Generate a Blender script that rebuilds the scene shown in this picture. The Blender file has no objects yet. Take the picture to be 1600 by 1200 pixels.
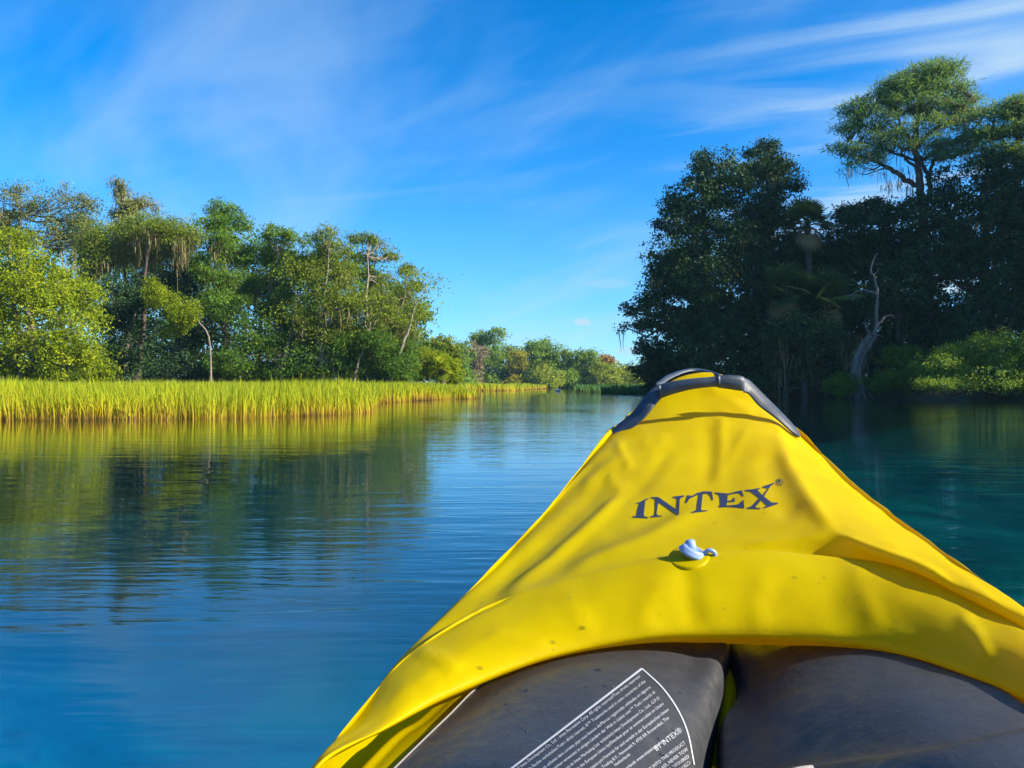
import bpy, bmesh, math, random
import numpy as np
from mathutils import Vector
from mathutils.bvhtree import BVHTree
from mathutils.geometry import tessellate_polygon

rng = np.random.default_rng(7)
random.seed(7)
sc = bpy.context.scene
C = sc.collection
R = math.radians

# ------------------------------------------------------------------ camera
F = 1245.0                       # focal length in photo pixels (1600 wide)
CAMZ = 0.70                      # phone held just above the lap of a seated paddler
HOR = 602.0                      # photo row of the horizon
cam_d = bpy.data.cameras.new('camera')
cam = bpy.data.objects.new('camera', cam_d)
C.objects.link(cam)
cam_d.sensor_width = 36.0
cam_d.lens = 36.0 * F / 1600.0
cam_d.clip_start = 0.02
cam_d.clip_end = 4000
cam.location = (0, 0, CAMZ)
cam.rotation_euler = (R(90) + math.atan((HOR - 600.0) / F), 0, 0)
sc.camera = cam

# ------------------------------------------------------------------ light
SUN_AZ, SUN_EL = 108.0, 30.0     # degrees clockwise from the view direction, and above the horizon
W = bpy.data.worlds.new('World')
sc.world = W
W.use_nodes = True
wn, wl = W.node_tree.nodes, W.node_tree.links
wn.clear()


def node(nodes, kind, **kw):
    n = nodes.new(kind)
    for k, v in kw.items():
        setattr(n, k, v)
    return n


def mathn(nodes, links, op, a, b=None, c=None, clamp=False):
    n = nodes.new('ShaderNodeMath')
    n.operation = op
    n.use_clamp = clamp
    for i, v in enumerate((a, b, c)):
        if v is None:
            continue
        if isinstance(v, (int, float)):
            n.inputs[i].default_value = v
        else:
            links.new(v, n.inputs[i])
    return n.outputs[0]


def ramp(nodes, links, fac, stops, interp='LINEAR'):
    n = nodes.new('ShaderNodeValToRGB')
    n.color_ramp.interpolation = interp
    el = n.color_ramp.elements
    while len(el) < len(stops):
        el.new(0.5)
    for e, (p, c) in zip(el, stops):
        e.position = p
        e.color = (c, c, c, 1) if isinstance(c, (int, float)) else (*c, 1)
    links.new(fac, n.inputs[0])
    return n.outputs[0]


def mixc(nodes, links, fac, a, b, blend='MIX'):
    n = nodes.new('ShaderNodeMix')
    n.data_type = 'RGBA'
    n.blend_type = blend
    for idx, v in ((0, fac), (6, a), (7, b)):
        if isinstance(v, (int, float)):
            n.inputs[idx].default_value = v
        elif isinstance(v, tuple):
            n.inputs[idx].default_value = (*v, 1)
        else:
            links.new(v, n.inputs[idx])
    return n.outputs[2]


sky = node(wn, 'ShaderNodeTexSky', sky_type='NISHITA', sun_disc=False)
sky.sun_elevation = R(SUN_EL)
sky.sun_rotation = R(SUN_AZ)
sky.air_density = 1.0
sky.dust_density = 0.3
sky.ozone_density = 2.5
tc = node(wn, 'ShaderNodeTexCoord')
sep = node(wn, 'ShaderNodeSeparateXYZ')
wl.new(tc.outputs['Generated'], sep.inputs[0])
hs = node(wn, 'ShaderNodeHueSaturation')
hs.inputs['Hue'].default_value = 0.5
hs.inputs['Saturation'].default_value = 1.1
hs.inputs['Value'].default_value = 1.0
tint_sky = ramp(wn, wl, mathn(wn, wl, 'MAXIMUM', sep.outputs[2], 0.0), [(0.0, (0.42, 0.70, 1.06)), (0.18, (0.38, 0.70, 1.02)), (0.45, (0.19, 0.60, 0.98))])
wl.new(mixc(wn, wl, 1.0, sky.outputs[0], tint_sky, 'MULTIPLY'), hs.inputs['Color'])
zz = mathn(wn, wl, 'ADD', mathn(wn, wl, 'MAXIMUM', sep.outputs[2], 0.0), 0.16)
comb = node(wn, 'ShaderNodeCombineXYZ')
wl.new(mathn(wn, wl, 'DIVIDE', sep.outputs[0], zz), comb.inputs[0])
wl.new(mathn(wn, wl, 'DIVIDE', sep.outputs[1], zz), comb.inputs[1])


def cirrus(rot, scale, loc, nscale, detail, dist, stops):
    mp = node(wn, 'ShaderNodeMapping', vector_type='TEXTURE')
    mp.inputs['Rotation'].default_value = (0, 0, R(rot))
    mp.inputs['Scale'].default_value = scale
    mp.inputs['Location'].default_value = loc
    wl.new(comb.outputs[0], mp.inputs[0])
    nz = node(wn, 'ShaderNodeTexNoise')
    nz.inputs['Scale'].default_value = nscale
    nz.inputs['Detail'].default_value = detail
    nz.inputs['Distortion'].default_value = dist
    nz.inputs['Roughness'].default_value = 0.55
    wl.new(mp.outputs[0], nz.inputs['Vector'])
    return ramp(wn, wl, nz.outputs[0], stops, 'EASE')


c1 = cirrus(-54, (2.4, 0.8, 1), (0.3, 0.2, 0), 1.1, 5, 0.5, [(0.42, 0.0), (0.78, 0.6)])
c2 = cirrus(-25, (1.7, 0.6, 1), (2.1, 0.7, 0), 1.6, 6, 1.0, [(0.47, 0.0), (0.72, 0.85)])
az_fac = ramp(wn, wl, mathn(wn, wl, 'ADD', mathn(wn, wl, 'MULTIPLY', sep.outputs[0], 1.0), 0.5), [(0.66, 0.12), (0.9, 1.0)])
cl = mathn(wn, wl, 'ADD', mathn(wn, wl, 'MULTIPLY', c1, 0.75), mathn(wn, wl, 'MULTIPLY', c2, az_fac), clamp=True)


def puff(px, py, rx, ry):
    """small fair weather cloud low over the far wood, as a patch of sky direction"""
    d = Vector(((px - 800) / F, 1, (HOR - py) / F))
    ex = mathn(wn, wl, 'DIVIDE', mathn(wn, wl, 'SUBTRACT', mathn(wn, wl, 'DIVIDE', sep.outputs[0], sep.outputs[1]), d.x), rx / F)
    ez = mathn(wn, wl, 'DIVIDE', mathn(wn, wl, 'SUBTRACT', mathn(wn, wl, 'DIVIDE', sep.outputs[2], sep.outputs[1]), d.z), ry / F)
    r2 = mathn(wn, wl, 'ADD', mathn(wn, wl, 'MULTIPLY', ex, ex), mathn(wn, wl, 'MULTIPLY', ez, ez))
    nz = node(wn, 'ShaderNodeTexNoise')
    nz.inputs['Scale'].default_value = 130
    nz.inputs['Detail'].default_value = 4
    wl.new(tc.outputs['Generated'], nz.inputs['Vector'])
    v = mathn(wn, wl, 'SUBTRACT', mathn(wn, wl, 'ADD', 0.55, nz.outputs[0]), r2)
    front = mathn(wn, wl, 'GREATER_THAN', sep.outputs[1], 0.0)
    return mathn(wn, wl, 'MULTIPLY', ramp(wn, wl, v, [(0.05, 0.0), (0.75, 1.0)]), front)


pf = mathn(wn, wl, 'ADD', puff(911, 503, 16, 7), mathn(wn, wl, 'MULTIPLY', puff(982, 548, 22, 9), 0.8), clamp=True)
pf2 = mathn(wn, wl, 'ADD', mathn(wn, wl, 'MULTIPLY', pf, 0.8), mathn(wn, wl, 'MULTIPLY', puff(950, 443, 45, 9), 0.22), clamp=True)
cloud_fac = mathn(wn, wl, 'ADD', cl, pf2, clamp=True)
CLOUD = (2.3, 3.2, 4.0)
cm = mixc(wn, wl, cloud_fac, hs.outputs[0], CLOUD)
bg = node(wn, 'ShaderNodeBackground')
bg.inputs['Strength'].default_value = 0.078
wl.new(cm, bg.inputs['Color'])
wo = node(wn, 'ShaderNodeOutputWorld')
wl.new(bg.outputs[0], wo.inputs['Surface'])

sun_d = bpy.data.lights.new('sun', 'SUN')
sun_d.energy = 5.0
sun_d.angle = R(0.5)
sun_d.color = (1.0, 0.86, 0.66)
sun = bpy.data.objects.new('sun', sun_d)
C.objects.link(sun)
to_sun = Vector((math.sin(R(SUN_AZ)) * math.cos(R(SUN_EL)), math.cos(R(SUN_AZ)) * math.cos(R(SUN_EL)), math.sin(R(SUN_EL))))
sun.rotation_euler = to_sun.to_track_quat('Z', 'Y').to_euler()
sun.location = to_sun * 60

vs = sc.view_settings
vs.view_transform = 'Standard'
vs.look = 'None'
vs.exposure = 1.6
vs.gamma = 1.0
vs.use_curve_mapping = False
sc.cycles.max_bounces = 8
sc.cycles.use_denoising = True


# ------------------------------------------------------------------ helpers
def px(x, y, d):
    """a point of the place seen at photo pixel (x, y), d metres ahead"""
    return np.array([(x - 800) / F * d, d, CAMZ + (HOR - y) / F * d])


def mesh_from(name, V, faces_list, attrs=None, smooth=False):
    """faces_list: list of (n, k) int arrays"""
    me = bpy.data.meshes.new(name)
    V = np.asarray(V, dtype=np.float32)
    me.vertices.add(len(V))
    me.vertices.foreach_set('co', V.ravel())
    loops = np.concatenate([f.ravel() for f in faces_list]).astype(np.int32)
    tot = np.concatenate([np.full(len(f), f.shape[1], dtype=np.int32) for f in faces_list])
    start = np.concatenate([[0], np.cumsum(tot)[:-1]]).astype(np.int32)
    me.loops.add(len(loops))
    me.loops.foreach_set('vertex_index', loops)
    me.polygons.add(len(tot))
    me.polygons.foreach_set('loop_start', start)
    me.polygons.foreach_set('loop_total', tot)
    if smooth:
        me.polygons.foreach_set('use_smooth', np.ones(len(tot), dtype=bool))
    for k, a in (attrs or {}).items():
        at = me.attributes.new(k, 'FLOAT', 'POINT')
        at.data.foreach_set('value', np.asarray(a, dtype=np.float32))
    me.update(calc_edges=True)
    me.validate()
    return me


def obj(name, me, mat=None, parent=None):
    o = bpy.data.objects.new(name, me)
    C.objects.link(o)
    if mat is not None and me is not None:
        me.materials.append(mat)
    if parent is not None:
        o.parent = parent
    return o


def tag(o, label=None, cat=None, group=None, kind=None):
    for k, v in (('label', label), ('category', cat), ('group', group), ('kind', kind)):
        if v:
            o[k] = v
    return o


def empty(name, loc=(0, 0, 0)):
    o = bpy.data.objects.new(name, None)
    C.objects.link(o)
    o.empty_display_size = 0.2
    o.location = loc
    return o


class Geo:
    """collects quads and tubes into one mesh"""
    def __init__(self):
        self.V, self.Q, self.n, self.A = [], [], 0, []

    def add(self, V, Q, a=0.0):
        V = np.asarray(V, dtype=float)
        self.V.append(V)
        self.Q.append(np.asarray(Q, dtype=int) + self.n)
        self.A.append(np.full(len(V), a) if np.isscalar(a) else np.asarray(a))
        self.n += len(V)

    def tube(self, P, rad, sides=6, a=0.0, cap=True):
        P = np.asarray(P, dtype=float)
        rad = np.asarray(rad, dtype=float)
        T = np.gradient(P, axis=0)
        T /= np.linalg.norm(T, axis=1)[:, None] + 1e-9
        ref = np.array([0.31, 0.87, 0.2]) if abs(T[0][2]) > 0.7 else np.array([0, 0, 1.0])
        U = np.cross(T, ref)
        U /= np.linalg.norm(U, axis=1)[:, None] + 1e-9
        Wv = np.cross(T, U)
        ang = np.arange(sides) / sides * 2 * np.pi
        V = P[:, None, :] + rad[:, None, None] * (np.cos(ang)[None, :, None] * U[:, None, :] + np.sin(ang)[None, :, None] * Wv[:, None, :])
        n = len(P)
        i = np.arange(n - 1)[:, None]
        j = np.arange(sides)[None, :]
        j2 = (j + 1) % sides
        Q = np.stack([i * sides + j, i * sides + j2, (i + 1) * sides + j2, (i + 1) * sides + j], -1).reshape(-1, 4)
        self.add(V.reshape(-1, 3), Q, a)

    def me(self, name, smooth=True):
        return mesh_from(name, np.concatenate(self.V), [np.concatenate(self.Q)], {'tint': np.concatenate(self.A)}, smooth)


def catmull(P, m):
    """Catmull-Rom through points along axis 0, m samples per span"""
    P = np.asarray(P, dtype=float)
    Q = np.concatenate([2 * P[:1] - P[1:2], P, 2 * P[-1:] - P[-2:-1]])
    out = []
    for i in range(len(P) - 1):
        p0, p1, p2, p3 = Q[i], Q[i + 1], Q[i + 2], Q[i + 3]
        for t in np.arange(m) / m:
            out.append(0.5 * (2 * p1 + (p2 - p0) * t + (2 * p0 - 5 * p1 + 4 * p2 - p3) * t * t + (3 * p1 - p0 - 3 * p2 + p3) * t ** 3))
    out.append(P[-1])
    return np.array(out)


def grid_quads(nr, ncol):
    i = np.arange(nr - 1)[:, None]
    j = np.arange(ncol - 1)[None, :]
    return np.stack([i * ncol + j, i * ncol + j + 1, (i + 1) * ncol + j + 1, (i + 1) * ncol + j], -1).reshape(-1, 4)


# ------------------------------------------------------------------ materials
def new_mat(name):
    m = bpy.data.materials.new(name)
    m.use_nodes = True
    nt = m.node_tree
    nt.nodes.clear()
    out = nt.nodes.new('ShaderNodeOutputMaterial')
    return m, nt.nodes, nt.links, out


def noise(n, l, vec, scale, detail=3, rough=0.55, dist=0.0):
    t = n.new('ShaderNodeTexNoise')
    t.inputs['Scale'].default_value = scale
    t.inputs['Detail'].default_value = detail
    t.inputs['Roughness'].default_value = rough
    t.inputs['Distortion'].default_value = dist
    if vec is not None:
        l.new(vec, t.inputs['Vector'])
    return t.outputs[0]


def leaf_mat(name, dark, mid, light, transl=0.35, rough=0.5):
    m, n, l, out = new_mat(name)
    at = node(n, 'ShaderNodeAttribute', attribute_name='tint')
    col = ramp(n, l, at.outputs['Fac'], [(0.0, dark), (0.5, mid), (1.0, light)])
    p = n.new('ShaderNodeBsdfPrincipled')
    p.inputs['Roughness'].default_value = rough
    p.inputs['Specular IOR Level'].default_value = 0.1
    l.new(col, p.inputs['Base Color'])
    t = n.new('ShaderNodeBsdfTranslucent')
    l.new(mixc(n, l, 0.5, col, (0.35, 0.42, 0.03), 'MIX') if transl > 0.3 else col, t.inputs['Color'])
    mx = n.new('ShaderNodeMixShader')
    mx.inputs[0].default_value = transl
    l.new(p.outputs[0], mx.inputs[1])
    l.new(t.outputs[0], mx.inputs[2])
    l.new(mx.outputs[0], out.inputs[0])
    return m


def bark_mat(name, a, b):
    m, n, l, out = new_mat(name)
    tcn = n.new('ShaderNodeTexCoord')
    mp = n.new('ShaderNodeMapping')
    mp.inputs['Scale'].default_value = (6, 6, 1.2)
    l.new(tcn.outputs['Object'], mp.inputs[0])
    nz = noise(n, l, mp.outputs[0], 2.0, 5, 0.6)
    p = n.new('ShaderNodeBsdfPrincipled')
    p.inputs['Roughness'].default_value = 0.85
    l.new(ramp(n, l, nz, [(0.3, a), (0.7, b)]), p.inputs['Base Color'])
    bp = n.new('ShaderNodeBump')
    bp.inputs['Strength'].default_value = 0.6
    bp.inputs['Distance'].default_value = 0.03
    l.new(nz, bp.inputs['Height'])
    l.new(bp.outputs[0], p.inputs['Normal'])
    l.new(p.outputs[0], out.inputs[0])
    return m


M = {}
M['leaf_bright'] = leaf_mat('bright_leaves', (0.065, 0.12, 0.006), (0.16, 0.235, 0.008), (0.27, 0.32, 0.012), 0.42)
M['leaf_mid'] = leaf_mat('green_leaves', (0.028, 0.085, 0.014), (0.08, 0.18, 0.02), (0.15, 0.25, 0.03), 0.38)
M['leaf_olive'] = leaf_mat('olive_leaves', (0.055, 0.10, 0.012), (0.125, 0.19, 0.02), (0.22, 0.27, 0.03), 0.38)
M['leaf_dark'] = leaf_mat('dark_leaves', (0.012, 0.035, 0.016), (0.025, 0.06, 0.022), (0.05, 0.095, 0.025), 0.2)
M['leaf_grey'] = leaf_mat('grey_green_leaves', (0.07, 0.105, 0.035), (0.14, 0.175, 0.05), (0.22, 0.235, 0.065), 0.3)
M['leaf_yellow'] = leaf_mat('yellow_leaves', (0.13, 0.13, 0.008), (0.22, 0.205, 0.012), (0.30, 0.265, 0.02), 0.4)
M['leaf_rust'] = leaf_mat('rust_leaves', (0.12, 0.09, 0.02), (0.22, 0.13, 0.03), (0.28, 0.17, 0.05), 0.28)
M['leaf_pink'] = leaf_mat('pinkish_grey_leaves', (0.10, 0.09, 0.05), (0.17, 0.14, 0.08), (0.22, 0.18, 0.11), 0.28)
M['needle'] = leaf_mat('pine_needles', (0.035, 0.12, 0.05), (0.075, 0.20, 0.06), (0.13, 0.28, 0.06), 0.33)
M['moss'] = leaf_mat('hanging_moss', (0.08, 0.085, 0.05), (0.15, 0.14, 0.075), (0.26, 0.205, 0.095), 0.25, 0.9)
M['bark'] = bark_mat('grey_bark', (0.07, 0.06, 0.05), (0.2, 0.18, 0.15))
M['bark_slim'] = bark_mat('slim_bark', (0.10, 0.09, 0.075), (0.24, 0.22, 0.18))
M['bark_pale'] = bark_mat('pale_bark', (0.22, 0.2, 0.17), (0.45, 0.42, 0.36))
M['bark_dark'] = bark_mat('dark_bark', (0.03, 0.025, 0.022), (0.085, 0.065, 0.055))
M['deadwood'] = bark_mat('dead_wood', (0.05, 0.047, 0.045), (0.17, 0.16, 0.15))


# ------------------------------------------------------------------ setting: terrain and water
RIVER = np.array([(-60, -150), (-48, 0), (-46, 30), (-30, 35), (-18, 41), (-8, 46), (-4.5, 52), (-5, 62), (-9, 80), (-20, 110),
                  (-34, 140), (-46, 166), (-20, 170), (10, 172), (40, 172), (64, 168), (46, 140), (30, 110), (18, 85), (12.6, 68), (12.2, 59),
                  (16.5, 50), (18.6, 45.5), (21, 41), (23.5, 36.5), (34, 30), (46, 15), (60, -20), (70, -150)], dtype=float)


def river_sd(X, Y):
    """signed distance to the river's edge: negative in the water"""
    d = np.full(X.shape, 1e9)
    inside = np.zeros(X.shape, dtype=bool)
    n = len(RIVER)
    for i in range(n):
        a, b = RIVER[i], RIVER[(i + 1) % n]
        e = b - a
        t = np.clip(((X - a[0]) * e[0] + (Y - a[1]) * e[1]) / (e @ e), 0, 1)
        d = np.minimum(d, np.hypot(X - a[0] - t * e[0], Y - a[1] - t * e[1]))
        cond = ((a[1] > Y) != (b[1] > Y)) & (X < (b[0] - a[0]) * (Y - a[1]) / (b[1] - a[1] + 1e-12) + a[0])
        inside ^= cond
    return np.where(inside, -d, d)


def smooth01(t):
    t = np.clip(t, 0, 1)
    return t * t * (3 - 2 * t)


def terrain_z(X, Y):
    s = river_sd(X, Y)
    wob = 0.12 * np.sin(X * 0.9 + 1.3 * np.sin(Y * 0.5)) + 0.1 * np.sin(Y * 0.8 + X * 0.3)
    return np.where(s < 0, -2.2 * smooth01(-s / 9.0) - 0.03, 0.9 * smooth01(s / 7.0) + 0.12 * smooth01(s / 1.2)) + wob * smooth01(np.abs(s) / 3)


def spaced(lo, a, b, hi, coarse, fine):
    return np.unique(np.concatenate([np.arange(lo, a, coarse), np.arange(a, b, fine), np.arange(b, hi + coarse, coarse)]))


gx = spaced(-600, -60, 80, 600, 30, 1.0)
gy = spaced(-200, -20, 190, 900, 30, 1.0)
GX, GY = np.meshgrid(gx, gy)
GZ = terrain_z(GX, GY)
m, n, l, out = new_mat('bank_soil')
tcn = n.new('ShaderNodeTexCoord')
nz = noise(n, l, tcn.outputs['Object'], 0.8, 6, 0.65)
nz2 = noise(n, l, tcn.outputs['Object'], 7, 4, 0.6)
p = n.new('ShaderNodeBsdfPrincipled')
p.inputs['Roughness'].default_value = 0.95
sp3 = n.new('ShaderNodeSeparateXYZ')
l.new(tcn.outputs['Object'], sp3.inputs[0])
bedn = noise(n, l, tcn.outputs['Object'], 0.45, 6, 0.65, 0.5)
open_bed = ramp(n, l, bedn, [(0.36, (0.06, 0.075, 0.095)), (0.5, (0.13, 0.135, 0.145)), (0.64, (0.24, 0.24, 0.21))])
shaded_bed = ramp(n, l, bedn, [(0.36, (0.015, 0.025, 0.008)), (0.52, (0.04, 0.065, 0.022)), (0.68, (0.10, 0.13, 0.05))])  # darker, greener bed right of the kayak: tree shade put into its colour
bed_shade = ramp(n, l, mathn(n, l, 'ADD', mathn(n, l, 'SUBTRACT', sp3.outputs[0], mathn(n, l, 'MULTIPLY', sp3.outputs[1], 0.16)), mathn(n, l, 'MULTIPLY', bedn, 1.2)), [(0.0, 0.0), (1.0, 1.0)])
far_dark = ramp(n, l, mathn(n, l, 'MULTIPLY', mathn(n, l, 'ADD', sp3.outputs[1], mathn(n, l, 'MULTIPLY', bedn, 6.0)), 0.02), [(0.19, 0.0), (0.27, 1.0)])
open_bed = mixc(n, l, far_dark, open_bed, (0.015, 0.025, 0.012))  # bed colour darkened further out so the tree reflections stay dark
bedc = mixc(n, l, bed_shade, open_bed, shaded_bed)
dry = ramp(n, l, mathn(n, l, 'ADD', sp3.outputs[2], 0.5), [(0.40, 0.0), (0.5, 1.0)])
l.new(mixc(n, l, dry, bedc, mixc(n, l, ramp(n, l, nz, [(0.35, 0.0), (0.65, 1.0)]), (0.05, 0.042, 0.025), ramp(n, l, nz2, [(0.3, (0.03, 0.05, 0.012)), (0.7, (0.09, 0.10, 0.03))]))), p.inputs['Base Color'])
l.new(p.outputs[0], out.inputs[0])
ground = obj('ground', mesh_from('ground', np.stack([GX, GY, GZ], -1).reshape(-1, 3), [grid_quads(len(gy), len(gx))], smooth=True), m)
tag(ground, 'dark soil and undergrowth of the river banks', kind='structure')

m, n, l, out = new_mat('river_water')
geo = n.new('ShaderNodeNewGeometry')
pos = geo.outputs['Position']


def mapped(scale, rot=0.0, loc=(0, 0, 0)):
    mp = n.new('ShaderNodeMapping')
    mp.inputs['Scale'].default_value = scale
    mp.inputs['Rotation'].default_value = (0, 0, R(rot))
    mp.inputs['Location'].default_value = loc
    l.new(pos, mp.inputs[0])
    return mp.outputs[0]


w1 = noise(n, l, mapped((0.55, 2.6, 1), 6), 1.4, 3, 0.5, 0.4)          # long low swell lines
w2 = noise(n, l, mapped((1.1, 5.0, 1), 9), 2.2, 3, 0.5, 0.3)           # ripples
w3 = noise(n, l, mapped((2.0, 6.0, 1), -5), 6.0, 2, 0.5, 0.0)          # fine wrinkles
patch = ramp(n, l, noise(n, l, mapped((0.10, 0.42, 1), 8, (3, 1, 0)), 1.0, 3, 0.5, 0.5), [(0.36, 0.2), (0.62, 1.5)])
h = mathn(n, l, 'ADD', mathn(n, l, 'MULTIPLY', w1, 0.9), mathn(n, l, 'MULTIPLY', patch, mathn(n, l, 'ADD', mathn(n, l, 'MULTIPLY', w2, 0.42), mathn(n, l, 'MULTIPLY', w3, 0.025))))
bp = n.new('ShaderNodeBump')
bp.inputs['Strength'].default_value = 1.0
bp.inputs['Distance'].default_value = 0.006
l.new(h, bp.inputs['Height'])
# reflectance by angle, the same from above and from below
dt = n.new('ShaderNodeVectorMath')
dt.operation = 'DOT_PRODUCT'
l.new(geo.outputs['Incoming'], dt.inputs[0])
l.new(bp.outputs[0], dt.inputs[1])
cosv = mathn(n, l, 'MINIMUM', mathn(n, l, 'ABSOLUTE', dt.outputs['Value']), 1.0)
fres = mathn(n, l, 'ADD', 0.022, mathn(n, l, 'MULTIPLY', 0.978, mathn(n, l, 'POWER', mathn(n, l, 'SUBTRACT', 1.0, cosv), 5.0)))
tr = n.new('ShaderNodeBsdfTransparent')
tr.inputs['Color'].default_value = (0.03, 0.60, 0.90, 1)
gl = n.new('ShaderNodeBsdfGlossy')
gl.inputs['Roughness'].default_value = 0.02
gl.inputs['Color'].default_value = (1, 1, 1, 1)
l.new(bp.outputs[0], gl.inputs['Normal'])
mx = n.new('ShaderNodeMixShader')
l.new(fres, mx.inputs[0])
l.new(tr.outputs[0], mx.inputs[1])
l.new(gl.outputs[0], mx.inputs[2])
l.new(mx.outputs[0], out.inputs[0])
wv = np.array([(-600, -200, 0), (600, -200, 0), (600, 900, 0), (-600, 900, 0)], dtype=float)
water = obj('river_water', mesh_from('river_water', wv, [np.array([[0, 1, 2, 3]])]), m)
tag(water, 'calm blue river with rippled tree reflections', kind='structure')


# ------------------------------------------------------------------ air
m, n, l, out = new_mat('haze')
vp = n.new('ShaderNodeVolumePrincipled')
vp.inputs['Color'].default_value = (0.35, 0.72, 1.0, 1)
vp.inputs['Density'].default_value = 0.00021
vp.inputs['Anisotropy'].default_value = 0.0
l.new(vp.outputs[0], out.inputs['Volume'])
bm = bmesh.new()
bmesh.ops.create_cube(bm, size=1)
for v in bm.verts:
    v.co = ((v.co.x * 1260), 350 + v.co.y * 1160, 14.5 + v.co.z * 39)
me = bpy.data.meshes.new('haze')
bm.to_mesh(me)
bm.free()
tag(obj('haze', me, m), 'thin pale air over the river', kind='stuff')


# ------------------------------------------------------------------ vegetation builders
def unit(v):
    return v / (np.linalg.norm(v, axis=-1, keepdims=True) + 1e-9)


def leaf_quads(P, Nrm, size, aspect, tint, droop=0.35):
    """one rhombic leaf per point"""
    n = len(P)
    A = rng.normal(size=(n, 3))
    A[:, 2] -= droop * 2
    T = unit(A - (A * Nrm).sum(1, keepdims=True) * Nrm)
    S = np.cross(Nrm, T)
    size = size[:, None]
    V = np.stack([P, P + T * size * 0.45 + S * size * aspect * 0.5, P + T * size, P + T * size * 0.45 - S * size * aspect * 0.5], 1)
    V[:, 1] += Nrm * size * 0.08
    V[:, 3] += Nrm * size * 0.08
    return V.reshape(-1, 3), np.arange(n * 4).reshape(n, 4), np.repeat(tint, 4)


def crown_points(blobs, n_clumps, hollow=0.45, flat=1.0):
    """clump centres spread through ellipsoids (x, y, z, rx, ry, rz), denser towards their skins"""
    vol = np.array([b[3] * b[5] for b in blobs]) ** 0.9
    which = rng.choice(len(blobs), size=n_clumps, p=vol / vol.sum())
    B = np.array(blobs)[which]
    D = unit(rng.normal(size=(n_clumps, 3)))
    rad = hollow + (1.12 - hollow) * rng.random(n_clumps) ** 0.7
    rad *= 1 + 0.17 * np.clip(rng.normal(size=n_clumps), -2, 1.6)
    P = B[:, :3] + D * B[:, 3:6] * rad[:, None]
    return P, D, which


def branches(geo_b, start, goals, r0, wob=0.12, k=5, rad_end=0.02, sides=5):
    for g in goals:
        g = np.asarray(g)
        t = np.linspace(0, 1, k)[:, None]
        v = g - start
        L = np.linalg.norm(v)
        mid = start + v * t
        mid[:, 2] -= (np.sin(t[:, 0] * np.pi)) * 0.10 * L
        mid[1:-1] += rng.normal(size=(k - 2, 3)) * wob * L * 0.35
        geo_b.tube(mid, np.linspace(r0, rad_end, k), sides)


def moss_mesh(name, anchors, length, count, spread=0.25, width=0.045):
    Vs, Qs, As, n0 = [], [], [], 0
    for a in anchors:
        k = max(3, int(count * (0.5 + rng.random())))
        base = a + rng.normal(size=(k, 3)) * np.array([spread, spread, spread * 0.35])
        rr = np.hypot(base[:, 0] - a[0], base[:, 1] - a[1]) / (spread * 1.4)
        L = length * (0.25 + 0.95 * rng.random(k) ** 1.2) * np.exp(-rr ** 2 * 0.8) * (0.5 + rng.random())
        ang = rng.random(k) * np.pi
        S = np.stack([np.cos(ang), np.sin(ang), np.zeros(k)], 1)
        w = width * (0.5 + rng.random(k))
        sway = rng.normal(size=(k, 2)) * 0.06
        rows = []
        for t, ww in ((0, 0.5), (0.35, 1.0), (0.7, 0.75), (1.0, 0.12)):
            c = base.copy()
            c[:, 2] -= L * t
            c[:, :2] += sway * (t ** 1.5) * L[:, None] + rng.normal(size=(k, 2)) * 0.03
            rows += [c - S * (w * ww)[:, None], c + S * (w * ww)[:, None]]
        V = np.stack(rows, 1).reshape(-1, 3)
        idx = np.arange(k)[:, None] * 8
        q = np.concatenate([idx + np.array([[0, 1, 3, 2]]) + 2 * i for i in range(3)])
        Vs.append(V)
        Qs.append(q + n0)
        As.append(np.repeat(np.clip(0.45 + 0.25 * rng.normal() + 0.12 * rng.normal(size=k), 0, 1), 8))
        n0 += len(V)
    return mesh_from(name, np.concatenate(Vs), [np.concatenate(Qs)], {'tint': np.concatenate(As)})


TREES = []


def finer(d, n_leaf, size):
    """smaller and more leaves on the trees near enough to show them"""
    return (int(n_leaf * 1.9), size * 0.70) if d < 56 else (n_leaf, size)



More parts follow.
